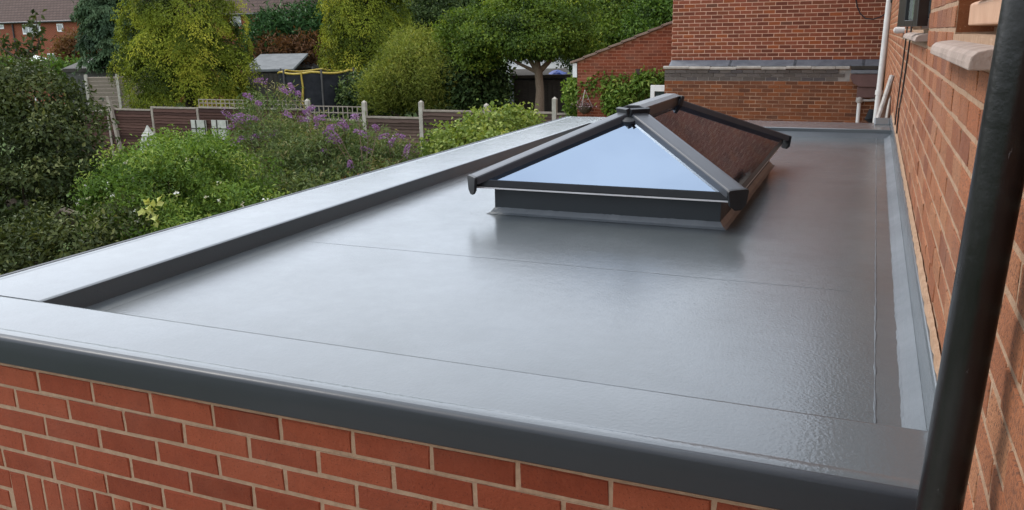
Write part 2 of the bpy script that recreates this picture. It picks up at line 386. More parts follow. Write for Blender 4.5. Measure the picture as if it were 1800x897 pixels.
def lay(parent, axis, face, bricks, mat, seed, limit=300, vis=None, jit=.0015, D=.05):
    rng = np.random.default_rng(seed); cand, rest = [], []
    for i, (u, z, L, H) in enumerate(bricks):
        X = (u, face, z) if axis == 'x' else (face, u, z)
        px, py, w = pr(X)
        ok = w > .1 and -25 < px < 1825 and -12 < py < 909 and (vis is None or vis(u, z, px, py))
        (cand if ok else rest).append((1/w if w > .1 else 0, i))
    cand.sort(reverse=True); rest += cand[limit:]; cand = cand[:limit]
    for _, i in cand:
        u, z, L, H = bricks[i]; f = face+min(rng.normal(0, jit), .0007)
        o = bpy.data.objects.new('brick', brick_mesh(L, H, axis, mat, int(rng.integers(5)), D))
        _link(o, parent, (u, f, z) if axis == 'x' else (f, u, z))
    if rest:
        n = len(rest); V = np.zeros((n, 12, 3)); rn = np.zeros((n, 12))
        tmpl = {}
        for j, (_, i) in enumerate(rest):
            u, z, L, H = bricks[i]; f = face+min(rng.normal(0, jit), .0007)
            k = (round(L, 3), round(H, 3), int(rng.integers(4)))
            if k not in tmpl: tmpl[k] = brick_verts(L, H, axis, rng, D=D)
            V[j] = tmpl[k]+np.array((u, f, z) if axis == 'x' else (f, u, z)); rn[j] = rng.random()
        F = np.array(BF if axis == 'x' else [q[::-1] for q in BF])
        FF = (F[None]+(np.arange(n)*12)[:, None, None]).reshape(-1, 4)
        mesh_np('brickwork', V.reshape(-1, 3), FF, mat, parent, rn.ravel(), 'rnd')
def mesh_np(name, V, F, mat, parent, attr=None, an='lc', kind='stuff', smooth=False):
    lo, hi = V.min(0), V.max(0); o0 = np.array([(lo[0]+hi[0])/2, (lo[1]+hi[1])/2, lo[2]])
    me = bpy.data.meshes.new(name); nv, (nf, k) = len(V), F.shape
    me.vertices.add(nv); me.vertices.foreach_set('co', (V-o0).astype('f').ravel())
    me.loops.add(nf*k); me.loops.foreach_set('vertex_index', F.astype('i').ravel())
    me.polygons.add(nf); me.polygons.foreach_set('loop_start', np.arange(0, nf*k, k, dtype='i')); me.polygons.foreach_set('loop_total', np.full(nf, k, 'i'))
    me.update(calc_edges=True); me.materials.append(MATS[mat])
    if attr is not None:
        a = me.attributes.new(an, 'FLOAT', 'POINT'); a.data.foreach_set('value', np.asarray(attr, 'f'))
    if smooth: me.polygons.foreach_set('use_smooth', np.ones(nf, bool))
    o = bpy.data.objects.new(name, me); _link(o, parent, o0)
    if kind: o['kind'] = kind
    return o
def slab(name, mat, parent, axis, f0, f1, u0, u1, z0, z1, holes=()):
    us = sorted({u0, u1, *[h for H in holes for h in H[:2]]}); zs = sorted({z0, z1, *[h for H in holes for h in H[2:]]})
    mb = MB()
    for a, b in zip(us, us[1:]):
        for c, d in zip(zs, zs[1:]):
            if any(h[0] <= a and b <= h[1] and h[2] <= c and d <= h[3] for h in holes): continue
            mb.box(a, b, f0, f1, c, d) if axis == 'x' else mb.box(f0, f1, a, b, c, d)
    return mb.build(name, mat, parent)

# =================================================================== SETTING
g = MB(); nseg = 24
for i in range(nseg+1):
    for j in range(nseg+1):
        x, y = -300+600*i/nseg, -200+600*j/nseg; g.v.append((x, y, GROUND))
for i in range(nseg):
    for j in range(nseg):
        a = i*(nseg+1)+j; g.f.append((a, a+nseg+1, a+nseg+2, a+1))
tag(g.build('ground', 'grass'), kind='structure')

tag(MB().box(-6.2, .2, -7, 15.9, GROUND+.0, GROUND+.05).build('patio', 'concrete_post'), kind='structure')

# =================================================================== EXTENSION WITH THE FLAT ROOF
W, LF, P1, P2, P3 = 3.2246, 6.494, .31, .4473, .5926
HD = -.0773                      # deck level; parapet tops are z = 0
XI = -W+P2                       # inner face of the left parapet
YB = LF+P3
ext = root('flat_roof_extension', 'single storey red brick extension with glossy grey fibreglass flat roof', 'building', (-1.6, 3.5, GROUND))
KX1, KX2, KY1, KY2, KZ = -2.035, -.835, 2.488, 4.605, .074
# deck : four sheets round the lantern opening
d = MB(); O = .06
ox0, ox1, oy0, oy1 = KX1+O, KX2-O, KY1+O, KY2-O
for (x0, x1, y0, y1) in ((XI, ox0, P1, LF), (ox1, 0, P1, LF), (ox0, ox1, P1, oy0), (ox0, ox1, oy1, LF)):
    d.box(x0, x1, y0, y1, HD-.12, HD)
d.build('roof_deck', 'grp_deck', ext)
# mat joint strips laminated over the deck (each a thin raised sheet)
def strip(x0, x1, y0, y1, h=.0006, mat='grp_deck', name='joint_strip'):
    return MB().box(x0, x1, y0, y1, HD+.0003, HD+h).build(name, mat, ext)
strip(XI+.001, XI+.105, P1, LF)
strip(-.205, -.07, P1, LF, .0010)
strip(XI+.11, -.21, 1.60, 1.745)
strip(XI+.11, KX1-.08, 4.02, 4.16); strip(KX2+.08, -.21, 4.02, 4.16)
strip(XI+.11, -.21, 5.75, 5.88)
# thin resin ridge beside the wall joint
rng = np.random.default_rng(5); mb = MB(); pts = []; rr = []
for i in range(150):
    y = P1+.01+(LF-P1-.05)*i/149; pts.append((-.1331+rng.normal(0, .0008), y, HD+.0015)); rr.append(.0028*(.35+rng.random()))
mb.tube(pts, rr, 6).build('resin_ridge', 'grp_fibre', ext, smooth=True)
# cant fillet up to the wall with uneven lamination
mb = MB(); n = 220; prof = [(-.073, .0012), (-.066, .004), (-.052, .012), (-.040, .022), (-.030, .030), (-.026, .034), (-.026, .0005)]
for i in range(n+1):
    y = P1+.002+(LF-P1-.004)*i/n
    for k, (x, z) in enumerate(prof):
        j = rng.normal(0, .0003) if 0 < k < 5 else (rng.normal(0, .0013) if k == 0 else 0)
        mb.v.append((x+j, y, HD+z+(abs(rng.normal(0, .00025)) if k < 5 else 0)))
for i in range(n):
    for k in range(7):
        k2 = (k+1) % 7; mb.f.append((i*7+k, i*7+k2, (i+1)*7+k2, (i+1)*7+k))
mb.f.append(tuple(range(7))); mb.f.append(tuple(n*7+k for k in range(7))[::-1])
mb.build('cant_fillet', 'grp_fibre', ext)
MB().sweep([(-.026, HD), (-.0245, .066), (-.019, .074), (-.004, .075), (-.004, HD)], 'y', .0, YB, 40).build('wall_upstand', 'grp_trim', ext, .002)
# buff pointing along the top of the upstand
mb = MB(); n = 160
for i in range(n+1):
    y = .002+(YB-.01)*i/n; e = rng.normal(0, .0022, 2)
    for (x, z) in ((-.003, .062), (-.0155+e[0]*.5, .0765+e[0]), (-.012+e[1]*.5, .094+e[1]), (-.003, .098+e[1])): mb.v.append((x, y, z))
for i in range(n):
    for k in range(4):
        k2 = (k+1) % 4; mb.f.append((i*4+k, i*4+k2, (i+1)*4+k2, (i+1)*4+k))
mb.f += [(0, 1, 2, 3), tuple(n*4+k for k in (3, 2, 1, 0))]
mb.build('pointing', 'mortar_pale', ext)
# parapets : front / left / rear, each with trim profile
def trim(o):    # moulded edge trim in (across, z) : flat drip face, crisp raised lip
    return [(o+.004, -.0853), (o, -.081), (o-.001, -.045), (o, -.010), (o+.002, -.004), (o+.006, -.0005), (o+.012, .0010), (o+.022, .0010), (o+.028, -.0004), (o+.029, -.012), (o+.012, -.020), (o+.012, -.0853)]
def cope(o, i_): return [(o+.0293, -.06), (o+.0293, -.0016), (o+.040, -.0006), (o+.060, -.0004), (o+.062, -.0012), (o+.070, -.0012), (i_-.014, -.0012), (i_-.006, -.0016), (i_, -.006), (i_, -.012), (i_, HD-.1), (o+.035, HD-.1), (o+.035, -.06)]
pf = MB().sweep(cope(0, P1), 'x', -W+.03, -.004, 30).build('front_parapet', 'grp_trim', ext, smooth=True)
MB().sweep(trim(0), 'x', -W, -.004, 30).build('edge_trim', 'grp_shaded_edge', pf, smooth=True)
ps = MB().sweep(cope(-W, XI), 'y', P1, YB, 30).build('side_parapet', 'grp_trim', ext, smooth=True)
MB().sweep(trim(-W), 'y', .0295, YB, 30).build('edge_trim', 'grp_shaded_edge', ps, smooth=True)
f = [(YB, -.0853), (YB, -.010), (YB, -.004), (YB-.006, -.0016), (YB-.014, -.0012), (LF+.014, -.0012), (LF+.006, -.0016), (LF, -.007), (LF, -.014), (LF, HD-.1), (YB-.035, HD-.1), (YB-.035, -.0853)]
MB().sweep(f, 'x', XI, -.027, 20).build('rear_parapet', 'grp_trim', ext, smooth=True)
MB().sweep([(LF-.03, HD), (LF, HD+.042), (LF+.004, HD)], 'x', XI+.11, -.03, 20).build('rear_fillet', 'grp_fibre', ext)
MB().sweep([(YB-.002, -.0853), (YB-.002, .045), (YB-.03, .05), (YB-.17, .004), (YB-.17, -.02)], 'x', -.16, -.027, 4).build('corner_saddle', 'grp_trim', ext, .01)
# dark drip face under the front edge lip : same roof paint, its shade put into the colour
# brick walls below
wy = .03
fw = slab('front_wall', 'mortar_buff', ext, 'x', wy+.0028, .28, -W+.03, 0, GROUND, HD-.105)
MB().box(-W+.031, -.0045, wy+.0028, .0345, HD-.104, -.0865).build('top_bed', 'mortar_buff', ext)
ux = -3.4+.9307; zr = -.0853-.055-.0375-.0
sz1 = zr-4*CO+.0; sz0 = sz1-.225; sx0 = at_ax(17, 840, 1, wy)[0]; sx1 = -.62
bl = layout(-W+.03, -.004, GROUND, zr+CO, ux, zr, holes=[(sx0, sx1, sz0+.004, sz1)])
bl = [b for b in bl]
lay(fw, 'x', wy, bl, 'brick_new', 11, 280, jit=.0007)
sold = []; x = sx0+.005
while x+.065 < sx1: sold.append((x+.0325, sz1-.005-.1075, .065, .215)); x += .075
lay(fw, 'x', wy, sold, 'brick_new', 12, 60, jit=.0007)
sw = slab('side_wall', 'mortar_buff', ext, 'y', -W+.036, -2.95, .28, YB-.03, GROUND, HD-.105)
lay(sw, 'y', -W+.03, layout(.035, YB-.03, GROUND, zr+CO, .035, zr), 'brick_new', 13, 0)
slab('rear_wall', 'mortar_buff', ext, 'x', YB-.28, YB-.03, -2.95, 0, GROUND, HD-.105)
box('room_floor', 'plaster', ext, -2.95, 0, .28, YB-.28, GROUND+.004, GROUND+.1)

# =================================================================== ROOF LANTERN
lan = root('roof_lantern', 'dark grey framed pyramid roof lantern with blue tinted glass panes', 'skylight', ((KX1+KX2)/2, (KY1+KY2)/2, HD))
mb = MB(); t_ = .06
for (x0, x1, y0, y1) in ((KX1, KX2, KY1, KY1+t_), (KX1, KX2, KY2-t_, KY2), (KX1, KX1+t_, KY1+t_, KY2-t_), (KX2-t_, KX2, KY1+t_, KY2-t_)):
    mb.box(x0, x1, y0, y1, HD-.12, KZ)
mb.build('kerb', 'grp_shaded_face', lan, .0)
mb = MB()
fl = .036
ring = []
for i, (o_, z_) in enumerate(((fl, HD+.0012), (fl*.55, HD+.010), (.0015, HD+.034))):
    ring.append([(KX1-o_, KY1-o_, z_), (KX2+o_, KY1-o_, z_), (KX2+o_, KY2+o_, z_), (KX1-o_, KY2+o_, z_)])
def subdiv(a, b, n): return [tuple(np.array(a)+(np.array(b)-np.array(a))*i/n) for i in range(n)]
rng = np.random.default_rng(9); rows = []
for r_i, r4 in enumerate(ring):
    row = []
    for k in range(4): row += subdiv(r4[k], r4[(k+1) % 4], 80)
    row = [(x+rng.normal(0, .0012 if r_i == 0 else .0003), y+rng.normal(0, .0012 if r_i == 0 else .0003), z+(abs(rng.normal(0, .0003)) if r_i < 2 else rng.normal(0, .0008))) for x, y, z in row]; rows.append(row)
for row in rows: mb.v += row
nn = len(rows[0])
for i in range(2):
    for k in range(nn): mb.f.append((i*nn+k, i*nn+(k+1) % nn, (i+1)*nn+(k+1) % nn, (i+1)*nn+k))
mb.build('kerb_fillet', 'grp_fibre', lan)
EO = .075; EX1, EX2, EY1, EY2 = KX1-EO, KX2+EO, KY1-EO, KY2+EO; EZ = .13; RZ = .434; RXC = (EX1+EX2)/2; HW = (EX2-EX1)/2
RY1, RY2 = EY1+HW, EY2-HW
for (x0, x1, y0, y1) in ((EX1, EX2, EY1, EY1+.09), (EX1, EX2, EY2-.09, EY2), (EX1, EX1+.09, EY1+.09, EY2-.09), (EX2-.09, EX2, EY1+.09, EY2-.09)):
    e = MB()
    e.box(x0, x1, y0, y1, KZ+.003, EZ-.012); ob = e.build('eaves_beam', 'alu_dark', lan, .004)
    MB().box(x0+.002, x1-.002, y0+.002, y1-.002, KZ-.0055, KZ+.0025).build('seal_strip', 'gasket_white', ob)
ea, eb = [(EX1, EY1, EZ), (EX2, EY1, EZ), (EX2, EY2, EZ), (EX1, EY2, EZ)], None
rA, rB = (RXC, RY1, RZ), (RXC, RY2, RZ)
gz = -.012
def lower(p, dz=gz): return (p[0], p[1], p[2]+dz)
def pane(pts):
    pts = [np.array(lower(p)) for p in pts]; nrm = np.cross(pts[1]-pts[0], pts[2]-pts[0]); nrm /= np.linalg.norm(nrm)
    if nrm[2] < 0: nrm = -nrm
    lo = [p-nrm*.012 for p in pts]; n = len(pts); mb = MB(); mb.v = [tuple(p) for p in pts]+[tuple(p) for p in lo]
    mb.f = [tuple(range(n)), tuple(range(n, 2*n))[::-1]]+[(i, (i+1) % n, n+(i+1) % n, n+i) for i in range(n)]
    return mb.build('glass_pane', 'roof_glass', lan)
pane([ea[0], ea[1], rA]); pane([ea[1], ea[2], rB, rA]); pane([ea[2], ea[3], rB]); pane([ea[3], ea[0], rA, rB])
def unit(v): v = np.array(v, float); return v/np.linalg.norm(v)
def hip(e, r):
    e, r = np.array(e), np.array(r); d = unit(r-e); side = unit(np.cross(d, (0, 0, 1))); up = unit(np.cross(side, d))
    if up[2] < 0: up = -up
    a = e-d*.015; b = r-d*.045
    prof = [(-.052, -.030), (-.052, .003), (-.048, .010), (-.030, .012), (.030, .012), (.048, .010), (.052, .003), (.052, -.030)]
    mb = MB(); n = len(prof)
    for p in (a, b):
        for (s_, u_) in prof: mb.v.append(tuple(p+side*s_+up*u_))
    mb.f = [(k, (k+1) % n, n+(k+1) % n, n+k) for k in range(n)]+[tuple(range(n))[::-1], tuple(range(n, 2*n))]
    h = mb.build('hip_rafter', 'alu_grey', lan, .0015)
    c = MB(); pr2 = [(s_*1.12, u_*1.15) for s_, u_ in prof[1:-1]]+[(.046, -.062), (.018, -.085), (-.018, -.085), (-.046, -.062)]; n = len(pr2)
    for p in (e-d*.03, e-d*.013):
        for (s_, u_) in pr2: c.v.append(tuple(p+side*s_+np.array([0, 0, 1])*u_))
    c.f = [(k, (k+1) % n, n+(k+1) % n, n+k) for k in range(n)]+[tuple(range(n))[::-1], tuple(range(n, 2*n))]
    c.build('end_cap', 'alu_dark', h, .002)
    MB().bar(r-d*.075, r-d*.052, side*.060, up*.036).build('joint_cover', 'alu_dark', h, .003)
for e, r in ((ea[0], rA), (ea[1], rA), (ea[2], rB), (ea[3], rB)): hip(e, r)
prof = [(-.062, -.05), (-.062, .012), (-.03, .026), (.03, .026), (.062, .012), (.062, -.05)]
rd = MB().sweep([(RXC+a, RZ+b) for a, b in prof], 'y', RY1-.0, RY2+.03).build('ridge_beam', 'alu_dark', lan, .0015)
MB().sweep([(RXC+a*1.04, RZ+b+.003) for a, b in [(-.062, .012), (-.03, .026), (.03, .026), (.062, .012), (.062, .006), (.03, .020), (-.03, .020), (-.062, .006)]], 'y', RY1-.005, RY2+.035).build('ridge_cap', 'alu_cap', rd, .001)
# small round boss below the front ridge end
dv = unit(np.array(rA)-np.array((RXC, EY1, EZ))); c0 = np.array(rA)-dv*.075+np.array([0, -.004, -.012]); nv_ = unit(np.cross((1, 0, 0), dv))
if nv_[2] < 0: nv_ = -nv_
MB().tube([c0-nv_*.02, c0+nv_*.012, c0+nv_*.02], [.058, .055, .035], 20).build('ridge_boss', 'alu_dark', lan, smooth=True)
# white plastered shaft under the glass
mb = MB()
for (x0, x1, y0, y1) in ((ox0, ox1, oy0, oy0+.012), (ox0, ox1, oy1-.012, oy1), (ox0, ox0+.012, oy0+.012, oy1-.012), (ox1-.012, ox1, oy0+.012, oy1-.012)):
    mb.box(x0+.001, x1-.001, y0+.001, y1-.001, HD-.35, KZ-.01)
mb.build('shaft_lining', 'plaster', lan)

# =================================================================== HOUSE ON THE RIGHT
HTOP = 2.75; HY0, HY1 = -5.5, 16.05
house = root('house', 'orange rustic brick house wall with stone sills rising beside the flat roof', 'house', (.15, 5, GROUND))
w1 = (.16, 1.22, .835, 2.0); w2 = (2.62, 4.45, .845, 2.0)
w1b = (.16, 1.22, .755, 2.0)
hw = slab('wall', 'mortar_pale', house, 'y', .0022, .26, HY0, HY1, GROUND, HTOP, [w1, w2])
bl = layout(HY0, HY1-.005, GROUND, HTOP, .03, .10-.003, holes=[(.095, 1.275, .778, .835), w1, (2.575, 4.475, .795, .845), w2])
lay(hw, 'y', 0, bl, 'brick_house', 21, 300, vis=lambda u, z, px, py: z > .1 if u > -.02 else True, jit=.0012)
# eaves
MB().prism([(-.32, HTOP-.02), (-.32, HTOP+.16), (3.6, HTOP+2.6), (3.6, HTOP-.02)], 'y', HY0, HY1+.2).build('roof', 'tile_brown', house)
box('soffit', 'white_paint', house, -.30, .006, HY0, HY1, HTOP-.06, HTOP-.021)
MB().tube([(-.38, HY0, HTOP+.06), (-.38, HY1, HTOP+.06)], .055, 10).build('gutter', 'cast_black', house, smooth=True)
def sill(y0, y1, zt, x_out, th, parent):
    prof = [(.10, zt+.012), (x_out+.028, zt), (x_out+.012, zt-.004), (x_out+.003, zt-.012), (x_out, zt-.024), (x_out, zt-th), (x_out+.03, zt-th), (.10, zt-th+.005)]
    return MB().sweep(prof, 'y', y0, y1).build('sill', 'stone_sill', parent, .003)
# near window : brown timber frame, tiled sub-sill
win = box('timber_window', 'timber_brown', house, .095, .15, .165, .21, .92, 1.995, .004)
win['label'] = 'brown timber window frame set back in the brick reveal'
for (y0, y1, z0, z1) in ((1.165, 1.215, .92, 1.995), (.21, 1.165, 1.94, 1.995), (.21, 1.165, .92, .975), (.66, .71, .975, 1.94)):
    MB().box(.094, .148, y0, y1, z0, z1).build('frame', 'timber_brown', win, .004)
for y0, y1 in ((1.13, 1.163), (.7105, .74)): MB().box(.105, .14, y0, y1, .976, 1.939).build('casement_stile', 'timber_brown', win, .004)
box('pane', 'window_glass_mirror', win, .12, .126, .215, 1.16, .98, 1.935)
MB().sweep([(.03, .858), (.03, .915), (.04, .921), (.16, .925), (.16, .85)], 'y', .18, 1.19).build('sub_sill', 'terracotta', win, .004)
MB().sweep([(.015, .923), (.015, .936), (.10, .944), (.10, .923)], 'y', .35, .98).build('sill_tile', 'stone_sill', win, .003)
sill(.10, 1.27, .815, -.055, .036, win)
# dark reveal bricks on the far jamb
rv = slab('reveal', 'brick_old', house, 'x', 1.2195, 1.2255, .004, .10, .84, 1.995)
# far window : black frame with one casement standing ajar
win2 = box('black_window', 'black_frame', house, .05, .11, 2.625, 2.68, .85, 1.995, .003)
win2['label'] = 'black framed window with its casement ajar'
for (y0, y1, z0, z1) in ((4.39, 4.445, .85, 1.995), (2.68, 4.39, 1.94, 1.995), (2.68, 4.39, .85, .905), (3.10, 3.16, .905, 1.94)):
    MB().box(.05, .108, y0, y1, z0, z1).build('frame', 'black_frame', win2, .003)
box('pane', 'window_glass', win2, .07, .076, 3.165, 4.385, .91, 1.935)
h0, h1 = np.array([-.004, 2.63]), np.array([-.073, 3.09]); hd = (h1-h0); hn = np.array([-hd[1], hd[0]])/np.linalg.norm(hd)
def sash(a, b, z0, z1, d0, d1, name, mat, parent):
    p0, p1 = h0+hd*a, h0+hd*b; poly = [p0+hn*d0, p1+hn*d0, p1+hn*d1, p0+hn*d1]
    mb = MB(); mb.v = [(p[0], p[1], z) for z in (z0, z1) for p in poly]
    mb.f = [(0,1,2,3),(7,6,5,4),(0,4,5,1),(1,5,6,2),(2,6,7,3),(3,7,4,0)]
    return mb.build(name, mat, parent, .002)
cs = sash(0, .20, .862, 1.93, 0, .045, 'casement', 'black_frame', win2)
sash(.62, 1, .862, 1.93, 0, .045, 'stile', 'black_frame', cs); sash(.201, .619, .862, .89, 0, .045, 'rail', 'black_frame', cs)
sash(.20, .62, .891, 1.93, .015, .03, 'pane', 'window_glass_mirror', cs)
sill(2.58, 4.47, .828, -.05, .032, win2)

# =================================================================== BLACK DOWNPIPE in front
pt = np.array([-.0365, -.3525, .884]); pb = np.array([-.0650, -.3365, .163]); dd = (pb-pt)/(.884-.163)
pipe = root('downpipe', 'black downpipe with pale paint flecks running down the house wall nearest the camera', 'pipe', pb+dd*(.163-GROUND))
P0, P1_ = pt-dd*(HTOP-.884-.1), pb+dd*(.163-GROUND-.02)
pp = MB().tube([P0+(P1_-P0)*i/12 for i in range(13)], .0305, 28).build('pipe', 'pipe_black', pipe, smooth=True)
for zc in (.06, 1.6):
    c = pt-dd*(zc-.884); ring_ = MB().tube([c-dd*.018, c+dd*.018], .0355, 24)
    bb = ring_.build('bracket', 'cast_black', pipe, .002, smooth=True)
    MB().box(c[0]+.03, .004, c[1]-.05, c[1]+.05, zc-.012, zc+.012).build('bracket_lug', 'cast_black', bb, .002)

# =================================================================== FAR GABLE HOUSE
FY = 16.3; FX0 = -4.11
gab = root('gable_house', 'tall red brick gable wall with grey lead flashing beyond the roof', 'house', (-2, FY+3, GROUND))
GE = 3.2; gtop = lambda x: GE+(x-FX0)*.58 if x < .6 else GE+(.6-FX0)*.58-(x-.6)*.58
zl = .17
gw = slab('wall', 'mortar_far', gab, 'x', FY+.003, FY+.25, FX0, 6, zl, GE)
MB().prism([(FX0, GE), (.6, gtop(.6)), (5.31, GE)], 'y', FY+.006, FY+.25).build('gable', 'mortar_far', gab)
uref = FX0+.004; zref = .285
bl = layout(FX0, .0, zref, 8.4, uref, zref, top=lambda x: gtop(x)-.01)
lay(gw, 'x', FY, bl, 'brick_far', 31, 300, vis=lambda u, z, px, py: px < 1575, jit=.0015)
slab('side_wall', 'brick_far', gab, 'y', FX0, FX0+.25, FY+.25, FY+9, -1.2, GE-.01)
MB().prism([(FX0-.15, GE-.10), (.6, gtop(.6)+.03), (5.45, GE-.10), (5.45, GE+.02), (.6, gtop(.6)+.15), (FX0-.15, GE+.02)], 'y', FY-.12, FY+9).build('roof', 'tile_brown', gab)
LX0 = -4.19; LY = 16.08
lw = slab('plinth_wall', 'mortar_old', gab, 'x', LY+.003, FY+.25, LX0, .0, GROUND, zl-.0)
zg = -.105                           # underside of the three grey courses
bl = layout(LX0, -.004, GROUND, zg-.002, LX0+.05, zg)
lay(lw, 'x', LY, bl, 'brick_old', 32, 300, vis=lambda u, z, px, py: py < 216 and px < 1575, jit=.004)
gb = slab('grey_band', 'mortar_grey', gab, 'x', LY+.002, LY+.0065, LX0, -.61, zg-.002, .115)
for k in range(3):
    z = zg+k*CO; x = LX0-.01*k*0+.112*(k % 2); y = LY-.004-.012*k
    row = []
    if k % 2: row.append((LX0+.05, z+.0375, .10, BH))
    while x+.21 < -.62: row.append((x+.11, z+.0375, .215, BH)); x += .225
    lay(gb, 'x', y, row, 'brick_grey', 33+k, 100, jit=.002, D=.06)
# projecting coping stones (each one)
x = LX0-.03; rng = np.random.default_rng(4); cpn = 0
while x < -.7:
    L = .42+rng.random()*.12; x1 = min(x+L, -.62)
    e = rng.normal(0, .006, 2)
    MB().sweep([(LY-.055+e[0], .128+e[1]), (LY-.055+e[0], .165+e[1]), (LY-.045, .178+e[1]), (LY+.05, .19), (LY+.05, .128)], 'x', x+.002, x1-.002).build('coping_stone', 'coping_stone', gab, .005)
    x = x1
# lead flashing dressed down the slope, in lengths
x = FX0+.0
while x < -.08:
    x1 = min(x+1.25, -.02)
    MB().sweep([(LY-.02, .186), (LY-.018, .194), (FY-.012, .288), (FY-.002, .297), (FY-.002, .28), (LY+.02, .186)], 'x', x+(.0 if x == FX0 else -.05), x1).build('lead_flashing', 'lead', gab)
    x = x1
# brown boxed hood at the inner corner
hood = root('corner_hood', 'brown painted boxed hood on the old wall beside white pipe', 'hood', (-.34, LY-.1, -.36))
MB().prism([(-.60, .02), (-.56, .045), (-.03, .045), (-.03, -.20), (-.42, -.20), (-.53, -.14), (-.60, -.03)], 'y', LY-.20, LY-.008).build('hood_box', 'brown_paint', hood, .01)
MB().box(-.46, -.03, LY-.15, LY-.008, -.40, -.205).build('lower_box', 'brown_paint', hood, .008)
box('top_board', 'shed_wood', hood, -.60, -.03, LY-.17, LY-.008, .125, .185, .004)
box('slate_strip', 'lead', hood, -.60, -.03, LY-.22, LY-.008, .05, .115, .006)
# small white pipe with valve
sp = root('valve_pipe', 'thin white pipe with bulky valve at top, below the brown hood', 'pipe', (-.40, LY-.06, -1.1))
cx_, cy_ = -.405, LY-.10
MB().tube([(cx_, cy_, -1.6), (cx_, cy_, -.50)], .035, 14).build('pipe', 'white_plastic', sp, smooth=True)
MB().tube([(cx_, cy_, -.50), (cx_, cy_, -.47), (cx_, cy_, -.40), (cx_-.01, cy_, -.36), (cx_-.01, cy_, -.31)], [.05, .065, .06, .035, .045], 12).build('valve', 'old_cable', sp, smooth=True)
MB().tube([(cx_+.03, cy_, -.45), (cx_+.15, cy_, -.455), (cx_+.27, cy_, -.44), (cx_+.33, cy_, -.50)], [.03, .024, .03, .035], 10).build('side_pipe', 'old_cable', sp, smooth=True)
MB().tube([(-.16, LY-.12, -.62), (-.17, LY-.13, -.78), (-.10, LY-.12, -.9)], [.06, .12, .05], 9).build('black_bag', 'net_black', None, smooth=True)
tag(bpy.data.objects['black_bag'], 'small black sack hanging between the two white pipes', 'sack')
# tall white pipe : hugs corner between the two walls
a, b_ = at_ax(1563.5, 0, 1, 15.3), at_ax(1538, 225, 1, 15.3)
dz = (a-b_)/(a[2]-b_[2]); wp = MB()
wp.tube([b_+dz*(GROUND-b_[2]+.0), b_+dz*(-1-b_[2]), a, a+dz*1.2], .052, 16)
wpo = root('white_waste_pipe', 'tall white plastic waste pipe in the corner of the two brick walls', 'pipe', b_+dz*(GROUND-b_[2]))
wp.build('pipe', 'white_plastic', wpo, smooth=True)
c = at_ax(1545, 163, 1, 15.3); MB().tube([c-dz*.04, c+dz*.04], .066, 14).build('collar', 'white_plastic', wpo, smooth=True)
# overflow stub out of the wall
st = MB().tube([(.01, 6.1, .842), (-.075, 6.1, .842)], .024, 12)
st.tube([(-.05, 6.1, .842), (-.05, 6.5, .842)], .028, 12).build('overflow_pipe', 'white_plastic', None, smooth=True)
tag(bpy.data.objects['overflow_pipe'], 'short white overflow pipe sticking out of the brick wall near black window', 'pipe')
# cables
def cable(name, pts, r, mat, label):
    return tag(MB().tube(pts, r, 6).build(name, mat, None, smooth=True), label, 'cable')
cable('wall_cable', [(-.008, 4.42, 2.4), (-.008, 4.45, .80), (-.008, 4.7, .6), (-.010, 4.9, .42), (-.008, 5.3, .29), (-.008, 5.35, -.06)], .006, 'black_frame', 'black cable running down the brick wall, nearer of two')
cable('wall_cable', [(-.008, 5.2, 2.4), (-.008, 5.28, .80), (-.008, 5.45, .6), (-.010, 5.7, .35), (-.008, 5.95, .17), (-.008, 6.0, -.06)], .006, 'black_frame', 'black cable running down the brick wall, farther of two')
pts = []
for px_, py_, yy in ((1560, 22, 15.6), (1548, 30, 15.7), (1535, 34, 15.9), (1522, 33, 16.1), (1512, 24, 16.25), (1507, 12, 16.28), (1504, -4, 16.28), (1503, -40, 16.28)): pts.append(at_ax(px_, py_, 1, yy))
cable('looped_cable', [(-.02, 15.2, 1.35), at_ax(1567, 14, 1, 15.4)]+pts, .011, 'net_black', 'dark cable hanging in a loop across the red gable wall')
# bundle of old pipes leaning at the roof end
for i, (p0, p1, r) in enumerate((((1541, 222), (1571, 134), .026), ((1547, 222), (1573, 138), .020), ((1557, 220), (1566, 176), .016), ((1563, 218), (1571, 170), .014), ((1551, 222), (1567, 150), .017))):
    yy = 7.42+.06*i
    a, b_ = at_ax(*p0, 1, yy), at_ax(*p1, 1, yy+.25)
    b_[0] = min(b_[0], -.03); d_ = a-b_; a = a+d_*((-.6-a[2])/d_[2]) if a[2] > -.6 else a
    tag(MB().tube([a, (a+b_)/2+np.array([.006*(i % 3-1), 0, 0]), b_], r, 9).build('old_pipe', 'old_cable', None, smooth=True),
        ['thickest weathered grey pipe leaning in the bundle at the wall corner', 'grey pipe reaching highest in the leaning bundle', 'short grey pipe low in the bundle, middle one', 'shortest grey pipe lying nearest the brick wall in bundle', 'slim grey pipe in the middle of the leaning bundle'][i], 'pipe', 'old pipes leaning at the wall corner')

# =================================================================== LEAN-TO beyond
YL = 19.0
lx0 = at_ax(1015, 110, 1, YL)[0]; le = .19; lslope = (1.06-.19)/(-4.72-lx0)
lt = root('lean_to', 'low red brick lean-to with sloping tiled roof left of the tall gable', 'building', (lx0+1.5, YL+1.5, GROUND))
ltop = lambda x: le+(x-lx0)*lslope
XR = -3.0
lw2 = MB().prism([(lx0, GROUND), (XR, GROUND), (XR, ltop(XR)), (lx0, le)], 'y', YL+.003, YL+4).build('wall', 'mortar_lean', lt)
bl = layout(lx0, XR, GROUND, 2.0, lx0, le-.03, top=lambda x: ltop(x)-.02)
lay(lw2, 'x', YL, bl, 'brick_lean', 41, 300, vis=lambda u, z, px, py: py < 200 and px < 1180)
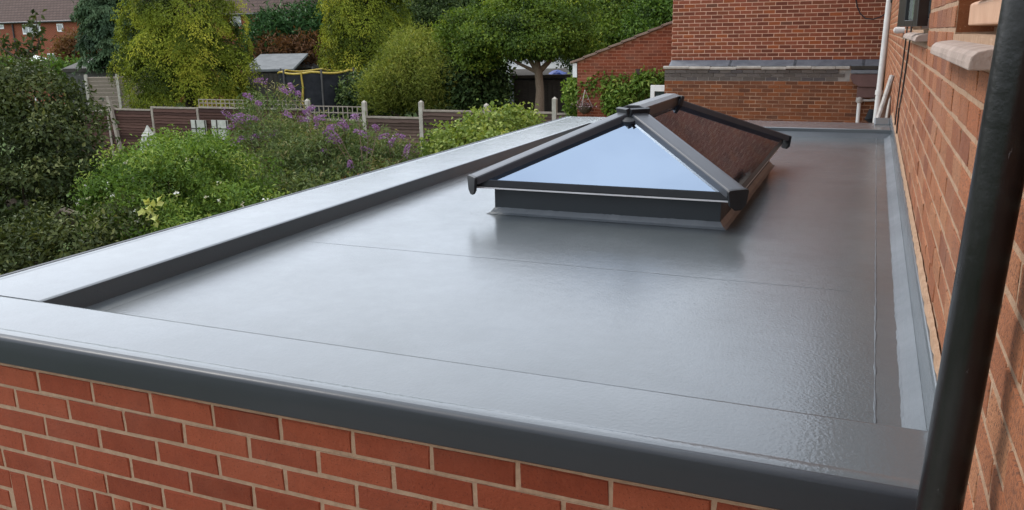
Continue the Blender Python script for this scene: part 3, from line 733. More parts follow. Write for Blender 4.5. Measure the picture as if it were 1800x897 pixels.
# verge : tiles one by one
nx = 13
for i in range(nx):
    xa = lx0-.16+(XR-lx0+.16)*i/nx; xb = lx0-.16+(XR-lx0+.16)*(i+1)/nx+.05
    za, zb_ = ltop(xa)+.045, ltop(xb)+.02
    MB().prism([(xa, za-.03), (xb, zb_-.03), (xb, zb_+.025), (xa, za+.025)], 'y', YL-.09, YL+4.1).build('roof_tile', 'pantile_brown', lt, .006)
box('fascia', 'white_paint', lt, lx0-.12, lx0-.01, YL-.02, YL+4, le-.38, le-.03)
c = at_ax(1123, 127, 1, YL); vt = box('air_vent', 'shed_wood', lt, c[0]-.075, c[0]+.075, YL-.03, YL-.004, c[2]-.075, c[2]+.075, .004)
for k in range(4): box('louvre', 'brown_paint', vt, c[0]-.065, c[0]+.065, YL-.04, YL-.031, c[2]-.06+k*.033, c[2]-.045+k*.033)
# white glazed frame peeping out beside the plinth
wf = root('white_window', 'white plastic window frame peeping out beside the old brick plinth', 'window', (-4.5, 16.8, -1.6))
x0, z1 = at_ax(1144, 150, 1, 16.8)[[0, 2]]
for (a0, a1, c0, c1) in ((x0, x0+.09, -1.6, z1), (x0+.09, -4.05, z1-.13, z1), (x0+.31, x0+.35, -1.6, z1-.13)):
    box('frame', 'white_paint', wf, a0, a1, 16.78, 16.85, c0, c1, .004)
box('pane', 'window_glass', wf, x0+.09, -4.05, 16.81, 16.82, -1.6, z1-.131)

# =================================================================== GARDEN FENCE (y = 19.6), slat by slat
FNY = 19.6
posts = [at_ax(px, py, 1, FNY) for px, py in ((540, 175), (640, 178), (740, 178), (855, 183), (975, 172))]
rng = np.random.default_rng(77)
fnR = root('garden_fence', 'dark waney lap garden fence with concrete posts across the middle', 'fence', (posts[2][0], FNY, GROUND))
fnL = root('garden_fence', 'reddish old garden fence running left below the golden conifer', 'fence', (posts[0][0]-4, FNY, GROUND))
for p in posts:
    mb = MB(); z = p[2]
    mb.box(p[0]-.06, p[0]+.06, FNY-.06, FNY+.06, GROUND, z-.03)
    mb.add([(p[0]-.06, FNY-.06, z-.03), (p[0]+.06, FNY-.06, z-.03), (p[0]+.06, FNY+.06, z-.03), (p[0]-.06, FNY+.06, z-.03), (p[0], FNY, z+.03)], [(0, 1, 4), (1, 2, 4), (2, 3, 4), (3, 0, 4)])
    mb.build('post', 'concrete_post', fnR, .006)
def panel(fence, x0, x1, ztop, mat, trellis=0, rail='fence_rail', slat_h=.10, zbot=GROUND+.1):
    x0 += .065; x1 -= .065; z = ztop-.02; k = 0
    mb = MB().box(x0, x1, FNY-.05, FNY+.03, ztop-.02, ztop+.03)
    for xx in (x0+.03, (x0+x1)/2, x1-.03): mb.box(xx-.02, xx+.02, FNY+.004, FNY+.03, zbot, ztop-.021)
    r_ = mb.build('panel', rail, fence)
    while z-slat_h > zbot and k < 18:
        t = rng.normal(0, .006); wv = rng.normal(0, .007, 8)
        mb = MB(); n = 7      # waney overlapping slat : leaning, uneven lower edge
        for i in range(n+1):
            x = x0+(x1-x0)*i/n
            mb.v += [(x, FNY-.012, z), (x, FNY-.004, z), (x, FNY-.045+t, z-slat_h-.02+wv[i]), (x, FNY-.062+t, z-slat_h-.015+wv[i])]
        for i in range(n):
            for q in range(4): mb.f.append((i*4+q, i*4+(q+1) % 4, i*4+4+(q+1) % 4, i*4+4+q))
        mb.f += [(0, 1, 2, 3), tuple(n*4+q for q in (3, 2, 1, 0))]
        mb.build('slat', mat, r_); z -= slat_h*(.85+.12*rng.random()); k += 1
    if trellis:
        n = max(3, int((x1-x0)/.165))
        for i in range(n+1):
            xx = x0+.012+(x1-x0-.024)*i/n; box('trellis_lath', 'fence_rail', r_, xx-.013, xx+.013, FNY-.02, FNY-.006, ztop+.031, ztop+trellis)
        for zz in (ztop+trellis*.5, ztop+trellis-.02): box('trellis_lath', 'fence_rail', r_, x0, x1, FNY-.005, FNY+.009, zz, zz+.028)
px_ = [p[0] for p in posts]
for i, (qx, qy, tl) in enumerate(((590, 211, .40), (690, 207, 0), (800, 196, 0), (915, 198, 0), (995, 201, 0))):
    panel(fnR, px_[i], px_[i+1] if i < 4 else lx0+.1, at_ax(qx, qy, 1, FNY)[2], 'fence_wood', tl)
xL = [at_ax(px, 192, 1, FNY)[0] for px in (120, 190, 268, 348, 440)]+[px_[0]]
for i in range(5):
    panel(fnL, xL[i], xL[i+1], at_ax((120, 230, 308, 394, 490)[i], (194, 193, 190, 190, 192)[i], 1, FNY)[2], 'fence_wood_red', .26 if i >= 3 else 0)
    if i: box('post', 'fence_rail', fnL, xL[i]-.045, xL[i]+.045, FNY-.05, FNY+.05, GROUND, at_ax(308, 188, 1, FNY)[2], .005)
a, b_ = at_ax(190, 170, 1, FNY-.12), at_ax(209, 250, 1, FNY-.2)
dv = b_-a; b_ = a+dv*((GROUND-a[2])/dv[2])
MB().bar(a, b_, np.array([.055, 0, .01]), np.array([0, .05, 0])).build('leaning_post', 'fence_rail', fnL, .006)
# two white boards with dark bars hung on the fence
for i, (xa, xb) in enumerate(((336, 366), (372, 404))):
    p0, p1 = at_ax(xa, 211, 1, FNY-.07), at_ax(xb, 246, 1, FNY-.07)
    r_ = root('framed_board', ['pale framed board with dark bars on the fence, left of a pair', 'pale framed board with dark bars on the fence, right of a pair'][i], 'board', ((p0[0]+p1[0])/2, FNY-.07, p1[2]), 'pale boards on the fence')
    MB().box(p0[0], p1[0], FNY-.10, FNY-.07, p1[2], p0[2]).build('board', 'pale_board', r_, .004)
    for q in (.34, .95): box('bar', 'shed_wood', r_, p0[0]+(p1[0]-p0[0])*q-.018, p0[0]+(p1[0]-p0[0])*q+.018, FNY-.118, FNY-.1015, p1[2], p0[2])
    box('bar', 'shed_wood', r_, p0[0], p1[0], FNY-.128, FNY-.1185, p0[2]-.28, p0[2]-.25)
# tiered pale pyramid ornament on a post
c = at(264, 262, 19.5); hgt = .60
orn = root('garden_obelisk', 'pale tapering tiered ornament standing above the green shrub', 'ornament', (c[0], c[1], GROUND))
zb0 = c[2]-.1
MB().tube([(c[0], c[1], GROUND), (c[0], c[1], zb0)], .04, 8).build('post', 'bird_wood', orn)
def frus(z0, z1, r0, r1):
    mb = MB(); mb.v = [(c[0]+sx*r, c[1]+sy*r, z) for z, r in ((z0, r0), (z1, r1)) for sx, sy in ((-1, -1), (1, -1), (1, 1), (-1, 1))]
    mb.f = [(0, 3, 2, 1), (4, 5, 6, 7)]+[(k, (k+1) % 4, 4+(k+1) % 4, 4+k) for k in range(4)]; return mb
for (z0, z1, r0, r1) in ((0, .20, .19, .15), (.205, .40, .155, .10), (.405, .50, .115, .07), (.505, .64, .06, .012)):
    frus(zb0+z0, zb0+z1, r0, r1).build('tier', 'pale_board', orn, .006)

# =================================================================== FAR BACKGROUND BUILDINGS
TY = 39.0
def on_t(px, py): return at_ax(px, py, 1, TY)
def terrace(name, label, pxs, eave, wins, doors=(), pipes=()):
    x0, x1 = on_t(pxs[0], eave)[0], on_t(pxs[1], eave)[0]; ze = on_t((pxs[0]+pxs[1])/2 if pxs[0] > 0 else 90, eave)[2]
    r_ = root(name, label, 'house', ((x0+x1)/2, TY+3, GROUND))
    box('wall', 'terrace_brick', r_, x0, x1, TY, TY+7, GROUND, ze)
    MB().prism([(TY-.22, ze-.02), (TY+4, ze+4.2), (TY+8, ze-.05), (TY+8, ze-.2), (TY-.22, ze-.10)], 'x', x0-.2, x1+.2).build('roof', 'terrace_tiles', r_)
    MB().tube([(x0-.2, TY-.28, ze-.05), (x1+.2, TY-.28, ze-.05)], .06, 8).build('gutter', 'cast_black', r_)
    for (a, b, c_, d_, n) in wins:
        p, q = on_t(a, c_), on_t(b, d_); wx0, wx1, wz0, wz1 = p[0], q[0], q[2], p[2]
        wz1 = min(wz1, ze-.12)
        wn = box('window', 'white_paint', r_, wx0, wx1, TY-.05, TY-.004, wz0, wz0+.09)
        t_ = .075
        box('frame', 'white_paint', wn, wx0, wx1, TY-.05, TY-.004, wz1-t_, wz1)
        for k in range(n+1):
            xx = wx0+(wx1-wx0-t_)*k/n; box('frame', 'white_paint', wn, xx, xx+t_, TY-.048, TY-.006, wz0+.09, wz1-t_)
        box('pane', 'window_glass_mirror', wn, wx0+t_, wx1-t_, TY-.025, TY-.015, wz0+.09, wz1-t_)
    for a in pipes:
        p = on_t(a, 60); MB().tube([(p[0], TY-.08, GROUND), (p[0], TY-.08, ze-.15)], .05, 8).build('drainpipe', 'cast_black', r_)
    return r_
terrace('terrace_house', 'far red brick terrace with brown tiled roof and white windows at top left', (-160, 205), 37,
        [(-20, 8, 43, 51, 2), (39, 73, 43, 60, 3), (100, 113, 42, 56, 1), (141, 153, 43, 54, 1), (182, 200, 42, 60, 1), (84, 107, 94, 130, 1)], pipes=(26, 170))
t2 = terrace('terrace_house', 'far brick house with brown tiled roof behind the dark yew hedge', (330, 600), 23, [(405, 425, 27, 46, 1), (470, 500, 28, 46, 2)])
# low flat outbuilding + grey fence panels below it
def shed(name, label, cat, px0, px1, pyt, w, depth, wall, roofm, slope=.12, h=None, over=.12, boards=0, fas=None):
    p0, p1 = at(px0, pyt, w), at(px1, pyt, w); ax = unit((p1-p0)*np.array([1, 1, 0])); L = np.linalg.norm((p1-p0)[:2]); bk = np.array([-ax[1], ax[0], 0])
    if bk@FW < 0: bk = -bk
    zt = (p0[2]+p1[2])/2; base = np.array([p0[0], p0[1], 0]); up = np.array([0, 0, 1.])
    r_ = root(name, label, cat, (*(base+ax*L/2+bk*depth/2)[:2], GROUND))
    mid = base+ax*L/2+bk*depth/2; hh = (zt-.16-GROUND)/2
    MB().obox(mid+up*(GROUND+hh), ax*(L/2-over), bk*(depth/2-over), up*hh).build('wall', wall, r_)
    if boards:
        for k in range(boards):
            q = base+ax*(over+(L-2*over)*(k+.5)/boards)+bk*(over-.02); MB().obox(q+up*(GROUND+hh), ax*((L-2*over)/boards/2-.008), bk*.012, up*(hh-.02)).build('board', wall, r_, .003)
    f0 = base-up*0; rise = slope*depth
    pts = []
    for (s, t, z) in ((0, 0, zt-.10), (L, 0, zt-.10), (L, depth, zt+rise-.10), (0, depth, zt+rise-.10), (0, 0, zt), (L, 0, zt), (L, depth, zt+rise), (0, depth, zt+rise)):
        q = base+ax*s+bk*t; pts.append((q[0], q[1], z))
    MB().add(pts, [(0,3,2,1),(4,5,6,7),(0,1,5,4),(1,2,6,5),(2,3,7,6),(3,0,4,7)]).build('roof', roofm, r_, .01)
    if fas:
        q = base+ax*L/2-bk*.015; MB().obox(q+up*(zt-.08), ax*L/2, bk*.012, up*.085).build('fascia', fas, r_)
    return r_
shed('outbuilding', 'low outbuilding with grey flat roof behind the old fence at left', 'shed', 108, 245, 120, 40, 4, 'felt_dark', 'felt_dark', .16, fas='shed_wood')
shed('garden_shed', 'shed with pale grey felt roof left of the trampoline', 'shed', 425, 515, 122, 36.5, 3, 'shed_wood', 'felt_grey', .20, boards=10)
shed('garden_shed', 'small shed with grey roof behind the trampoline', 'shed', 492, 560, 117, 40, 2.4, 'shed_wood', 'felt_dark', .2, boards=8)
shed('timber_shed', 'dark timber shed behind the apple trunk', 'shed', 896, 1003, 132, 26.2, 2.2, 'shed_wood', 'shed_wood', .05, boards=11)
shed('garage', 'low garage with pale grey roof and white fascia behind the apple tree', 'shed', 890, 1012, 124, 33, 4, 'felt_grey', 'felt_pale', .14, fas='white_paint')
# blue tarpaulin lying on the dark shed
mb = MB(); n = 6; c = at(978, 128, 26.4); rng = np.random.default_rng(3)
for i in range(n+1):
    for j in range(n+1):
        u, v = i/n*2-1, j/n*2-1
        mb.v.append((c[0]+u*.30+rng.normal(0, .01), c[1]+.1+v*.25, c[2]-.06+.13*max(0, 1-u*u)*max(0, 1-v*v)+rng.normal(0, .015)))
for i in range(n):
    for j in range(n):
        a = i*(n+1)+j; mb.f.append((a, a+1, a+n+2, a+n+1))
tag(mb.build('tarpaulin', 'tarp_blue', None), 'crumpled blue tarpaulin on the dark shed roof', 'tarpaulin')
# grey back fence panels with white posts
def backfence(px0, px1, py0, py1, w, n, label):
    p0, p1 = at(px0, py0, w), at(px1, py1, w); ax = unit((p1-p0)*np.array([1, 1, 0])); L = np.linalg.norm((p1-p0)[:2]); zt = p0[2]
    r_ = root('back_fence', label, 'fence', (*((p0+p1)/2)[:2], GROUND)); nb = np.array([-ax[1], ax[0], 0])
    for k in range(14):
        z = zt-.09-k*.15
        MB().obox(np.array([*((p0+p1)/2)[:2], z]), ax*L/2, nb*.012+np.array([0, 0, .012]), np.array([0, 0, .082])-nb*.015).build('slat', 'fence_grey', r_)
    for k in range(n+1):
        q = p0+ax*L*k/n-nb*(.06 if nb@FW > 0 else -.06)
        MB().obox(np.array([q[0], q[1], (zt+.1+GROUND)/2]), ax*.05, nb*.05, np.array([0, 0, (zt+.1-GROUND)/2])).build('post', 'concrete_post', r_, .006)
backfence(152, 262, 136, 133, 33, 2, 'grey weathered slat fence with pale posts beside the golden conifer')
# white pointed garden tent
c = at(50, 94, 52); mb = MB(); r0 = .95
mb.v = [(c[0]+sx*r0, c[1]+sy*r0, c[2]-.45) for sx, sy in ((-1, -1), (1, -1), (1, 1), (-1, 1))]+[(c[0], c[1], c[2])]; mb.f = [(0, 1, 4), (1, 2, 4), (2, 3, 4), (3, 0, 4), (3, 2, 1, 0)]
tn = root('garden_parasol', 'white pointed canopy in front of the far terrace', 'canopy', (c[0], c[1], GROUND)); mb.build('canopy', 'white_paint', tn)
MB().tube([(c[0], c[1], GROUND), (c[0], c[1], c[2]-.05)], .04, 8).build('pole', 'white_paint', tn)
# trampoline with black net and yellow padded rim
TW = 28.3; tcn = at(538, 124, TW); TR = 67*TW/FPX; zt = tcn[2]-.02
tr_ = root('trampoline', 'trampoline with black safety net and yellow padded top rim', 'trampoline', (tcn[0], tcn[1]+.6, GROUND)); tc0 = np.array([tcn[0], tcn[1]+.6])
cir = [(tc0[0]+TR*math.cos(2*math.pi*k/40), tc0[1]+TR*math.sin(2*math.pi*k/40)) for k in range(40)]
def sag(k): return -.07*abs(math.sin(2*math.pi*k/40*3))
mb = MB()
for k in range(40): mb.v += [(*cir[k], GROUND+.75), (*cir[k], zt+sag(k))]
for k in range(40): k2 = (k+1) % 40; mb.f.append((2*k, 2*k2, 2*k2+1, 2*k+1))
mb.build('net', 'net_black', tr_, smooth=True)
MB().tube([(*cir[k % 40], zt+sag(k)) for k in range(41)], .034, 8, False).build('top_rim', 'pad_yellow', tr_, smooth=True)
MB().tube([(*cir[k % 40], GROUND+.75) for k in range(41)], .07, 8, False).build('lower_rim', 'net_black', tr_, smooth=True)
mb = MB(); mb.v = [(x, y, GROUND+.76) for x, y in cir]; mb.f = [tuple(range(40))]; mb.build('mat', 'net_black', tr_)
for k in range(6):
    x, y = tc0[0]+(TR+.05)*math.cos(k*math.pi/3+.2), tc0[1]+(TR+.05)*math.sin(k*math.pi/3+.2)
    MB().tube([(x, y, GROUND), (x, y, zt+.08)], .03, 8).build('pole', 'felt_dark', tr_, smooth=True)
a = tc0+TR*np.array([math.cos(-1.35), math.sin(-1.35)])*1.03
MB().tube([(a[0], a[1], zt), (a[0]+.04, a[1], zt-.5), (a[0]-.02, a[1], zt-1.0), (a[0]+.05, a[1], zt-1.2)], [.03, .03, .045, .02], 6).build('strap', 'pad_yellow', tr_)

# =================================================================== VEGETATION
def leaf_mesh(name, P, D, Nn, L, Wd, col, mat, parent, fold=.25):
    n = len(P); D = D/np.linalg.norm(D, axis=1, keepdims=True); Sd = np.cross(D, Nn); Sd /= np.linalg.norm(Sd, axis=1, keepdims=True)+1e-9
    Nn = np.cross(Sd, D); L = np.broadcast_to(L, n)[:, None]; Wd = np.broadcast_to(Wd, n)[:, None]
    V = np.empty((n, 4, 3)); V[:, 0] = P; V[:, 2] = P+D*L-Nn*L*.12
    V[:, 1] = P+D*L*.48+Sd*Wd*.5+Nn*Wd*fold; V[:, 3] = P+D*L*.48-Sd*Wd*.5+Nn*Wd*fold
    b = np.arange(n)[:, None]*4; F = np.concatenate([b+np.array([0, 1, 2]), b+np.array([0, 2, 3])], 1).reshape(-1, 3)
    return mesh_np(name, V.reshape(-1, 3), F, mat, parent, np.repeat(np.clip(col, 0, 1), 4), 'lc', smooth=False)
def usph(rng, n):
    v = rng.normal(size=(n, 3)); return v/np.linalg.norm(v, axis=1, keepdims=True)
def crown(parent, lobes, nclump, per, cs, L, Wd, mat, seed, droop=.2, inner=.25, lcb=.45, name='crown', shell=(.80, 1.12), flat=.6, up=.35, tsd=.20, lay=1.0):
    rng = np.random.default_rng(seed); C = np.array([l[0] for l in lobes]); Rr = np.array([l[1] for l in lobes])
    wts = (Rr[:, 0]*Rr[:, 2])+(Rr[:, 0]*Rr[:, 1]); wts /= wts.sum(); li = rng.choice(len(lobes), nclump*2, p=wts)
    d = usph(rng, nclump*2); rad = np.where(rng.random(nclump*2) < inner, rng.uniform(.35, .8, nclump*2), rng.uniform(*shell, nclump*2))
    pos = C[li]+d*Rr[li]*rad[:, None]
    q = ((pos[:, None]-C[None])/Rr[None]); ins = (np.linalg.norm(q, axis=2) < .62).any(1)&(rad > .8)
    keep = np.where(~ins)[0][:nclump]; pos, d, rad = pos[keep], d[keep], rad[keep]; n = len(pos)
    ctone = rng.normal(0, tsd, n)+.12*d[:, 2]  # lobe tops toned lighter, light from above put into the leaf colour
    i = np.repeat(np.arange(n), per); m_ = len(i)
    off = rng.normal(0, 1, (m_, 3))*cs; off -= d[i]*(off*d[i]).sum(1, keepdims=True)*(1-flat)
    off[:, 2] *= lay; P = pos[i]+off; P[:, 2] = np.maximum(P[:, 2], GROUND+.03)
    Nn = d[i]*.8+rng.normal(0, .45, (m_, 3))+np.array([0, 0, up])
    Dv = rng.normal(0, 1, (m_, 3))+d[i]*.5+np.array([0, 0, -droop*2.2])
    col = lcb+ctone[i]+rng.normal(0, .085, m_)
    sz = rng.uniform(.65, 1.25, m_)
    return leaf_mesh(name, P, Dv, Nn, L*sz, Wd*sz, col, mat, parent)
def pxl(px, py, w, rx, ry, rd=None):
    c = at(px, py, w); s = w/FPX; rd = rd if rd is not None else (rx+ry)/2
    return (c, np.array([rx*s, rd*s, ry*s]))
def limbs(parent, base, lobes, r0, mat='bark', name='trunk', fork=.45, seed=0):
    rng = np.random.default_rng(seed); base = np.array(base, float); cen = np.mean([l[0] for l in lobes], 0)
    fk = base+(cen-base)*fork; mb = MB()
    mid = (base+fk)/2+rng.normal(0, .05, 3)*r0*6
    mb.tube([base, mid, fk], [r0*1.15, r0*.9, r0*.72], 9); o = mb.build(name, mat, parent, smooth=True)
    for l in lobes:
        e = l[0]+np.array([0, 0, l[1][2]*.3]); md = (fk+e)/2+rng.normal(0, .12, 3)*np.linalg.norm(e-fk)*.4
        MB().tube([fk, md, e], [r0*.6, r0*.36, r0*.10], 7).build('limb', mat, o, smooth=True)
    return o
def plant(name, label, cat, lobes, group=None, base=None):
    c = np.mean([l[0] for l in lobes], 0) if base is None else np.array(base)
    return root(name, label, cat, (c[0], c[1], GROUND), group)

# big dark leafy bush, left foreground
lb = [pxl(-20, 260, 11, 150, 130), pxl(60, 190, 11.2, 95, 75), pxl(110, 250, 10.8, 75, 80), pxl(40, 340, 10.6, 95, 70), pxl(115, 330, 10.6, 50, 62), pxl(-70, 130, 11.4, 85, 62), pxl(15, 125, 11.6, 48, 34), pxl(-80, 400, 10.6, 90, 80)]
t = plant('leafy_bush', 'large dark green leafy bush at the left edge behind the roof', 'bush', lb)
crown(t, lb, 420, 70, .13, .072, .036, 'leaf_dark', 101, .35, .15, tsd=.22, lay=.6, shell=(.7, 1.1), lcb=.5)
limbs(t, (*(lb[0][0][:2]+np.array([.6, .2])), GROUND), lb, .09, seed=1)
tw = MB(); a = at(45, 110, 11.4)
P_, D_ = [], []; rng = np.random.default_rng(6)
for (qx, qy) in ((62, 18), (70, 44), (-4, 62), (34, 82), (72, 66)):
    b_ = at(qx, qy, 11.4); tw.tube([a, (a+b_)/2+rng.normal(0, .04, 3), b_], [.014, .009, .004], 5)
    for k in range(34):
        s_ = .35+.65*rng.random(); P_.append(a+(b_-a)*s_+rng.normal(0, .05, 3)); D_.append(rng.normal(0, 1, 3)+np.array([0, 0, .2]))
tw.build('twig', 'bark', t)
leaf_mesh('twig_leaves', np.array(P_), np.array(D_), rng.normal(0, 1, (len(P_), 3))+np.array([0, 0, .6]), .09, .05, rng.normal(.45, .2, len(P_)), 'leaf_dark', t)
# dark low growth under it and along the wall
lb = [pxl(40, 455, 9.2, 80, 45), pxl(140, 435, 9.4, 85, 50), pxl(220, 410, 9.6, 70, 50), pxl(-40, 470, 9, 90, 60), pxl(90, 400, 9.8, 60, 30)]
t = plant('low_shrub', 'low dark shrub spreading along the outside of the roof edge', 'bush', lb)
crown(t, lb, 400, 28, .10, .072, .030, 'leaf_dark', 102, .2, .3, lcb=.52); limbs(t, (*lb[1][0][:2], GROUND), lb[:3], .04, seed=2)
# bright green shrub
lb = [pxl(300, 345, 10.4, 120, 85), pxl(380, 320, 10.8, 95, 75), pxl(235, 330, 10.6, 75, 70), pxl(330, 275, 11.2, 85, 42), pxl(255, 395, 9.8, 90, 50), pxl(430, 380, 10.2, 75, 60), pxl(300, 420, 9.6, 80, 45), pxl(190, 360, 10.2, 45, 50)]
t = plant('green_shrub', 'rounded bright green shrub dotted with tiny white flowers', 'bush', lb)
crown(t, lb, 640, 70, .11, .058, .021, 'leaf_fresh', 103, .15, .18, lcb=.54, tsd=.2, lay=.6, shell=(.74, 1.12)); limbs(t, (*lb[0][0][:2], GROUND), lb, .05, seed=3)
rng = np.random.default_rng(31); P_ = []
for k in range(42):
    l = lb[rng.integers(len(lb))]; d_ = usph(rng, 1)[0]; d_[1] = -abs(d_[1]); d_[2] = abs(d_[2])*.8; c = l[0]+d_*l[1]*1.05
    for q in range(5): P_.append(c+rng.normal(0, .009, 3))
P_ = np.array(P_); leaf_mesh('white_blossom', P_, rng.normal(0, 1, P_.shape), rng.normal(0, 1, P_.shape)+np.array([0, -.6, .8]), .035, .03, rng.random(len(P_)), 'petal_white', t)
c = at(267, 372, 9.3); P_ = c+rng.normal(0, .05, (26, 3)); leaf_mesh('pale_shoot', P_, rng.normal(0, 1, (26, 3)), rng.normal(0, .5, (26, 3))+np.array([.2, -.8, .6]), .10, .07, np.full(26, 1.), 'leaf_yellowgreen', t)
# buddleja with purple panicles
lb = [pxl(560, 290, 13.0, 110, 65), pxl(480, 270, 13.4, 85, 62), pxl(620, 275, 13.4, 85, 50), pxl(690, 290, 13, 62, 42), pxl(470, 210, 14, 52, 55), pxl(540, 350, 12, 105, 40), pxl(450, 330, 12.4, 70, 50), pxl(640, 320, 12.4, 80, 35), pxl(580, 235, 13.6, 60, 28)]
bud = plant('buddleja', 'sprawling buddleja with long purple flower spikes in front of the fence', 'bush', lb)
crown(bud, lb, 640, 58, .13, .085, .019, 'leaf_buddleja', 104, .30, .18, lcb=.57, tsd=.2, lay=.8, shell=(.72, 1.14)); limbs(bud, (*lb[0][0][:2], GROUND), lb, .05, seed=4)
rng = np.random.default_rng(55)
spots = [(458, 140), (512, 152), (524, 163), (500, 157), (436, 167), (538, 197), (533, 208), (556, 212), (545, 190), (582, 222), (574, 232), (583, 245), (605, 216), (624, 203), (601, 219), (407, 220), (418, 202), (428, 213), (403, 202), (480, 234), (450, 238), (418, 246), (572, 264), (615, 287), (505, 199), (675, 238), (688, 247), (702, 238), (660, 222), (645, 262), (440, 205), (410, 246), (490, 290), (455, 180), (635, 232), (715, 262), (562, 205), (590, 238)]
for (qx, qy) in spots:
    w_ = (12.5 if qx > 560 else 13.0)+rng.normal(0, .3); c = at(qx, qy, w_); d_ = unit(np.array([rng.normal(0, 1), rng.normal(0, .6)-.3, rng.normal(.15, .5)])); Ln = rng.uniform(.16, .30)
    n = 85; s_ = rng.random(n)**.8; rad = .036*(1-.75*s_)+.004; th = rng.random(n)*6.283
    a1 = unit(np.cross(d_, (0.1, .2, 1))); a2 = np.cross(d_, a1)
    od = np.cos(th)[:, None]*a1+np.sin(th)[:, None]*a2
    P_ = c+d_*(s_-.5)[:, None]*Ln+od*rad[:, None]*.8+np.array([0, 0, -.05])*(s_**2)[:, None]
    leaf_mesh('flower_spike', P_, od+rng.normal(0, .5, (n, 3)), rng.normal(0, 1, (n, 3))+od, .026, .022, rng.normal(.5, .25, n)-.25*(s_ < .15), 'petal_purple', bud)
    st_ = c-d_*Ln*.5; near = lb[int(np.argmin([np.linalg.norm(l[0]-c) for l in lb]))][0]
    MB().tube([st_, st_+(near-st_)*.35+np.array([0, 0, -.04]), near], [.004, .006, .008], 5).build('flower_stem', 'pale_bark', bud)
# seedheads / reddish dry patch at its foot
lb = [pxl(650, 335, 12.0, 60, 18), pxl(585, 365, 11.4, 50, 16), pxl(700, 312, 12.6, 40, 18)]
t = plant('dry_spiraea', 'pinkish brown dry flower heads along the roof edge below the buddleja', 'bush', lb)
crown(t, lb, 170, 20, .07, .05, .03, 'leaf_rust', 105, 0, .2, lcb=.6); limbs(t, (*lb[0][0][:2], GROUND), lb, .02, seed=5)
# yellow-green shrub
lb = [pxl(875, 228, 12.5, 62, 32), pxl(820, 245, 12.2, 55, 30), pxl(915, 222, 12.8, 36, 24), pxl(800, 262, 11.8, 50, 28), pxl(845, 262, 11.6, 75, 25)]
t = plant('variegated_shrub', 'yellow green leafy shrub just beyond the far roof edge', 'bush', lb)
crown(t, lb, 330, 24, .10, .072, .046, 'leaf_yellowgreen', 106, .2, .25, lcb=.5); limbs(t, (*lb[0][0][:2], GROUND), lb, .03, seed=6)

# golden weeping conifers : drooping sprays
def conifer(name, label, cx, pyt, pyb, hw, w, ns, seed, mat='leaf_golden', topw=.72, L=.10, Wd=.034, per=380, dr=.72, tw=1.0):
    rng = np.random.default_rng(seed); s = w/FPX; c = at(cx, pyb, w); zb = c[2]; zt = at(cx, pyt, w)[2]; Rm = hw*s
    t = root(name, label, 'conifer', (c[0], c[1], GROUND))
    MB().tube([(c[0], c[1], GROUND), (c[0], c[1], (zb+zt)/2), (c[0], c[1], zt-.3)], [.24, .15, .04], 9).build('trunk', 'bark', t, smooth=True)
    u = rng.random(ns); th = rng.random(ns)*6.283; lump = 1+.10*np.sin(th*3+u*9)+.08*np.sin(th*5-u*17)
    rad = Rm*(topw+(1-topw)*np.sqrt(np.clip(1-u, 0, 1)))*np.where(u > .72, np.sqrt(np.clip((1-u)/.28, .02, 1)), 1)*lump
    rad *= np.where(rng.random(ns) < .25, rng.uniform(.5, .8, ns), rng.uniform(.74, 1.10, ns))
    od = np.stack([np.cos(th), np.sin(th), np.zeros(ns)], 1)
    base = np.array([c[0], c[1], 0])+od*rad[:, None]*.80; base[:, 2] = zb+(zt-zb)*u+.2
    ln = rng.uniform(.7, 1.5, ns); tone = rng.normal(0, .22, ns)+.10*np.sin(th*4+u*23)
    i = np.repeat(np.arange(ns), per); m_ = len(i); q = rng.random(m_)
    tang = np.stack([-np.sin(th), np.cos(th), np.zeros(ns)], 1); lat = rng.normal(0, 1, m_)*(.05+.20*np.sin(np.clip(q, 0, 1)*2.6))*ln[i]*tw
    sway = rng.normal(0, .3, ns)
    P = base[i]+od[i]*(ln[i]*.72*np.sin(q*2.0))[:, None]+tang[i]*(lat+sway[i]*q*ln[i])[:, None]; P[:, 2] -= (q**1.5)*ln[i]*dr+np.abs(lat)*.7; P += rng.normal(0, .035, (m_, 3))
    Dv = od[i]*(.9-.7*q)[:, None]+np.array([0, 0, -1.])*(.25+.8*q)[:, None]+tang[i]*(np.sign(lat)*.7)[:, None]+rng.normal(0, .45, (m_, 3))
    Nn = od[i]+rng.normal(0, .5, (m_, 3))+np.array([0, 0, .4])
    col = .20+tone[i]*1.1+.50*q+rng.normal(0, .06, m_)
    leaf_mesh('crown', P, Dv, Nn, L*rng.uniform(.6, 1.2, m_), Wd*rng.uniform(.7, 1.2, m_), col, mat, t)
    # inner foliage mass : dark green, with the shade of the gaps painted in
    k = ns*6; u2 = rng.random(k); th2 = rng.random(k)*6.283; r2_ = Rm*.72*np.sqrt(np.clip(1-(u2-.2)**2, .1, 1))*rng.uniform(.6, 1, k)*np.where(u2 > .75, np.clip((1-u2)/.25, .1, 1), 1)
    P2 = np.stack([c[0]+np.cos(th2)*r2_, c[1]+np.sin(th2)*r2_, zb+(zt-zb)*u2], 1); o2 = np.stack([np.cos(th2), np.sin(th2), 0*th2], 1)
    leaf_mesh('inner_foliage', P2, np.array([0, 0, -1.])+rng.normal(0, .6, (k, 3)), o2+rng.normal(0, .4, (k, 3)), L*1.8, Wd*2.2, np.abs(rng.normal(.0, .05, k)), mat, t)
    return t
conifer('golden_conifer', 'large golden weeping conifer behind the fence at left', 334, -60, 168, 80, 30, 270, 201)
conifer('golden_conifer', 'golden weeping conifer right of the trampoline', 650, -70, 140, 44, 31, 180, 202)
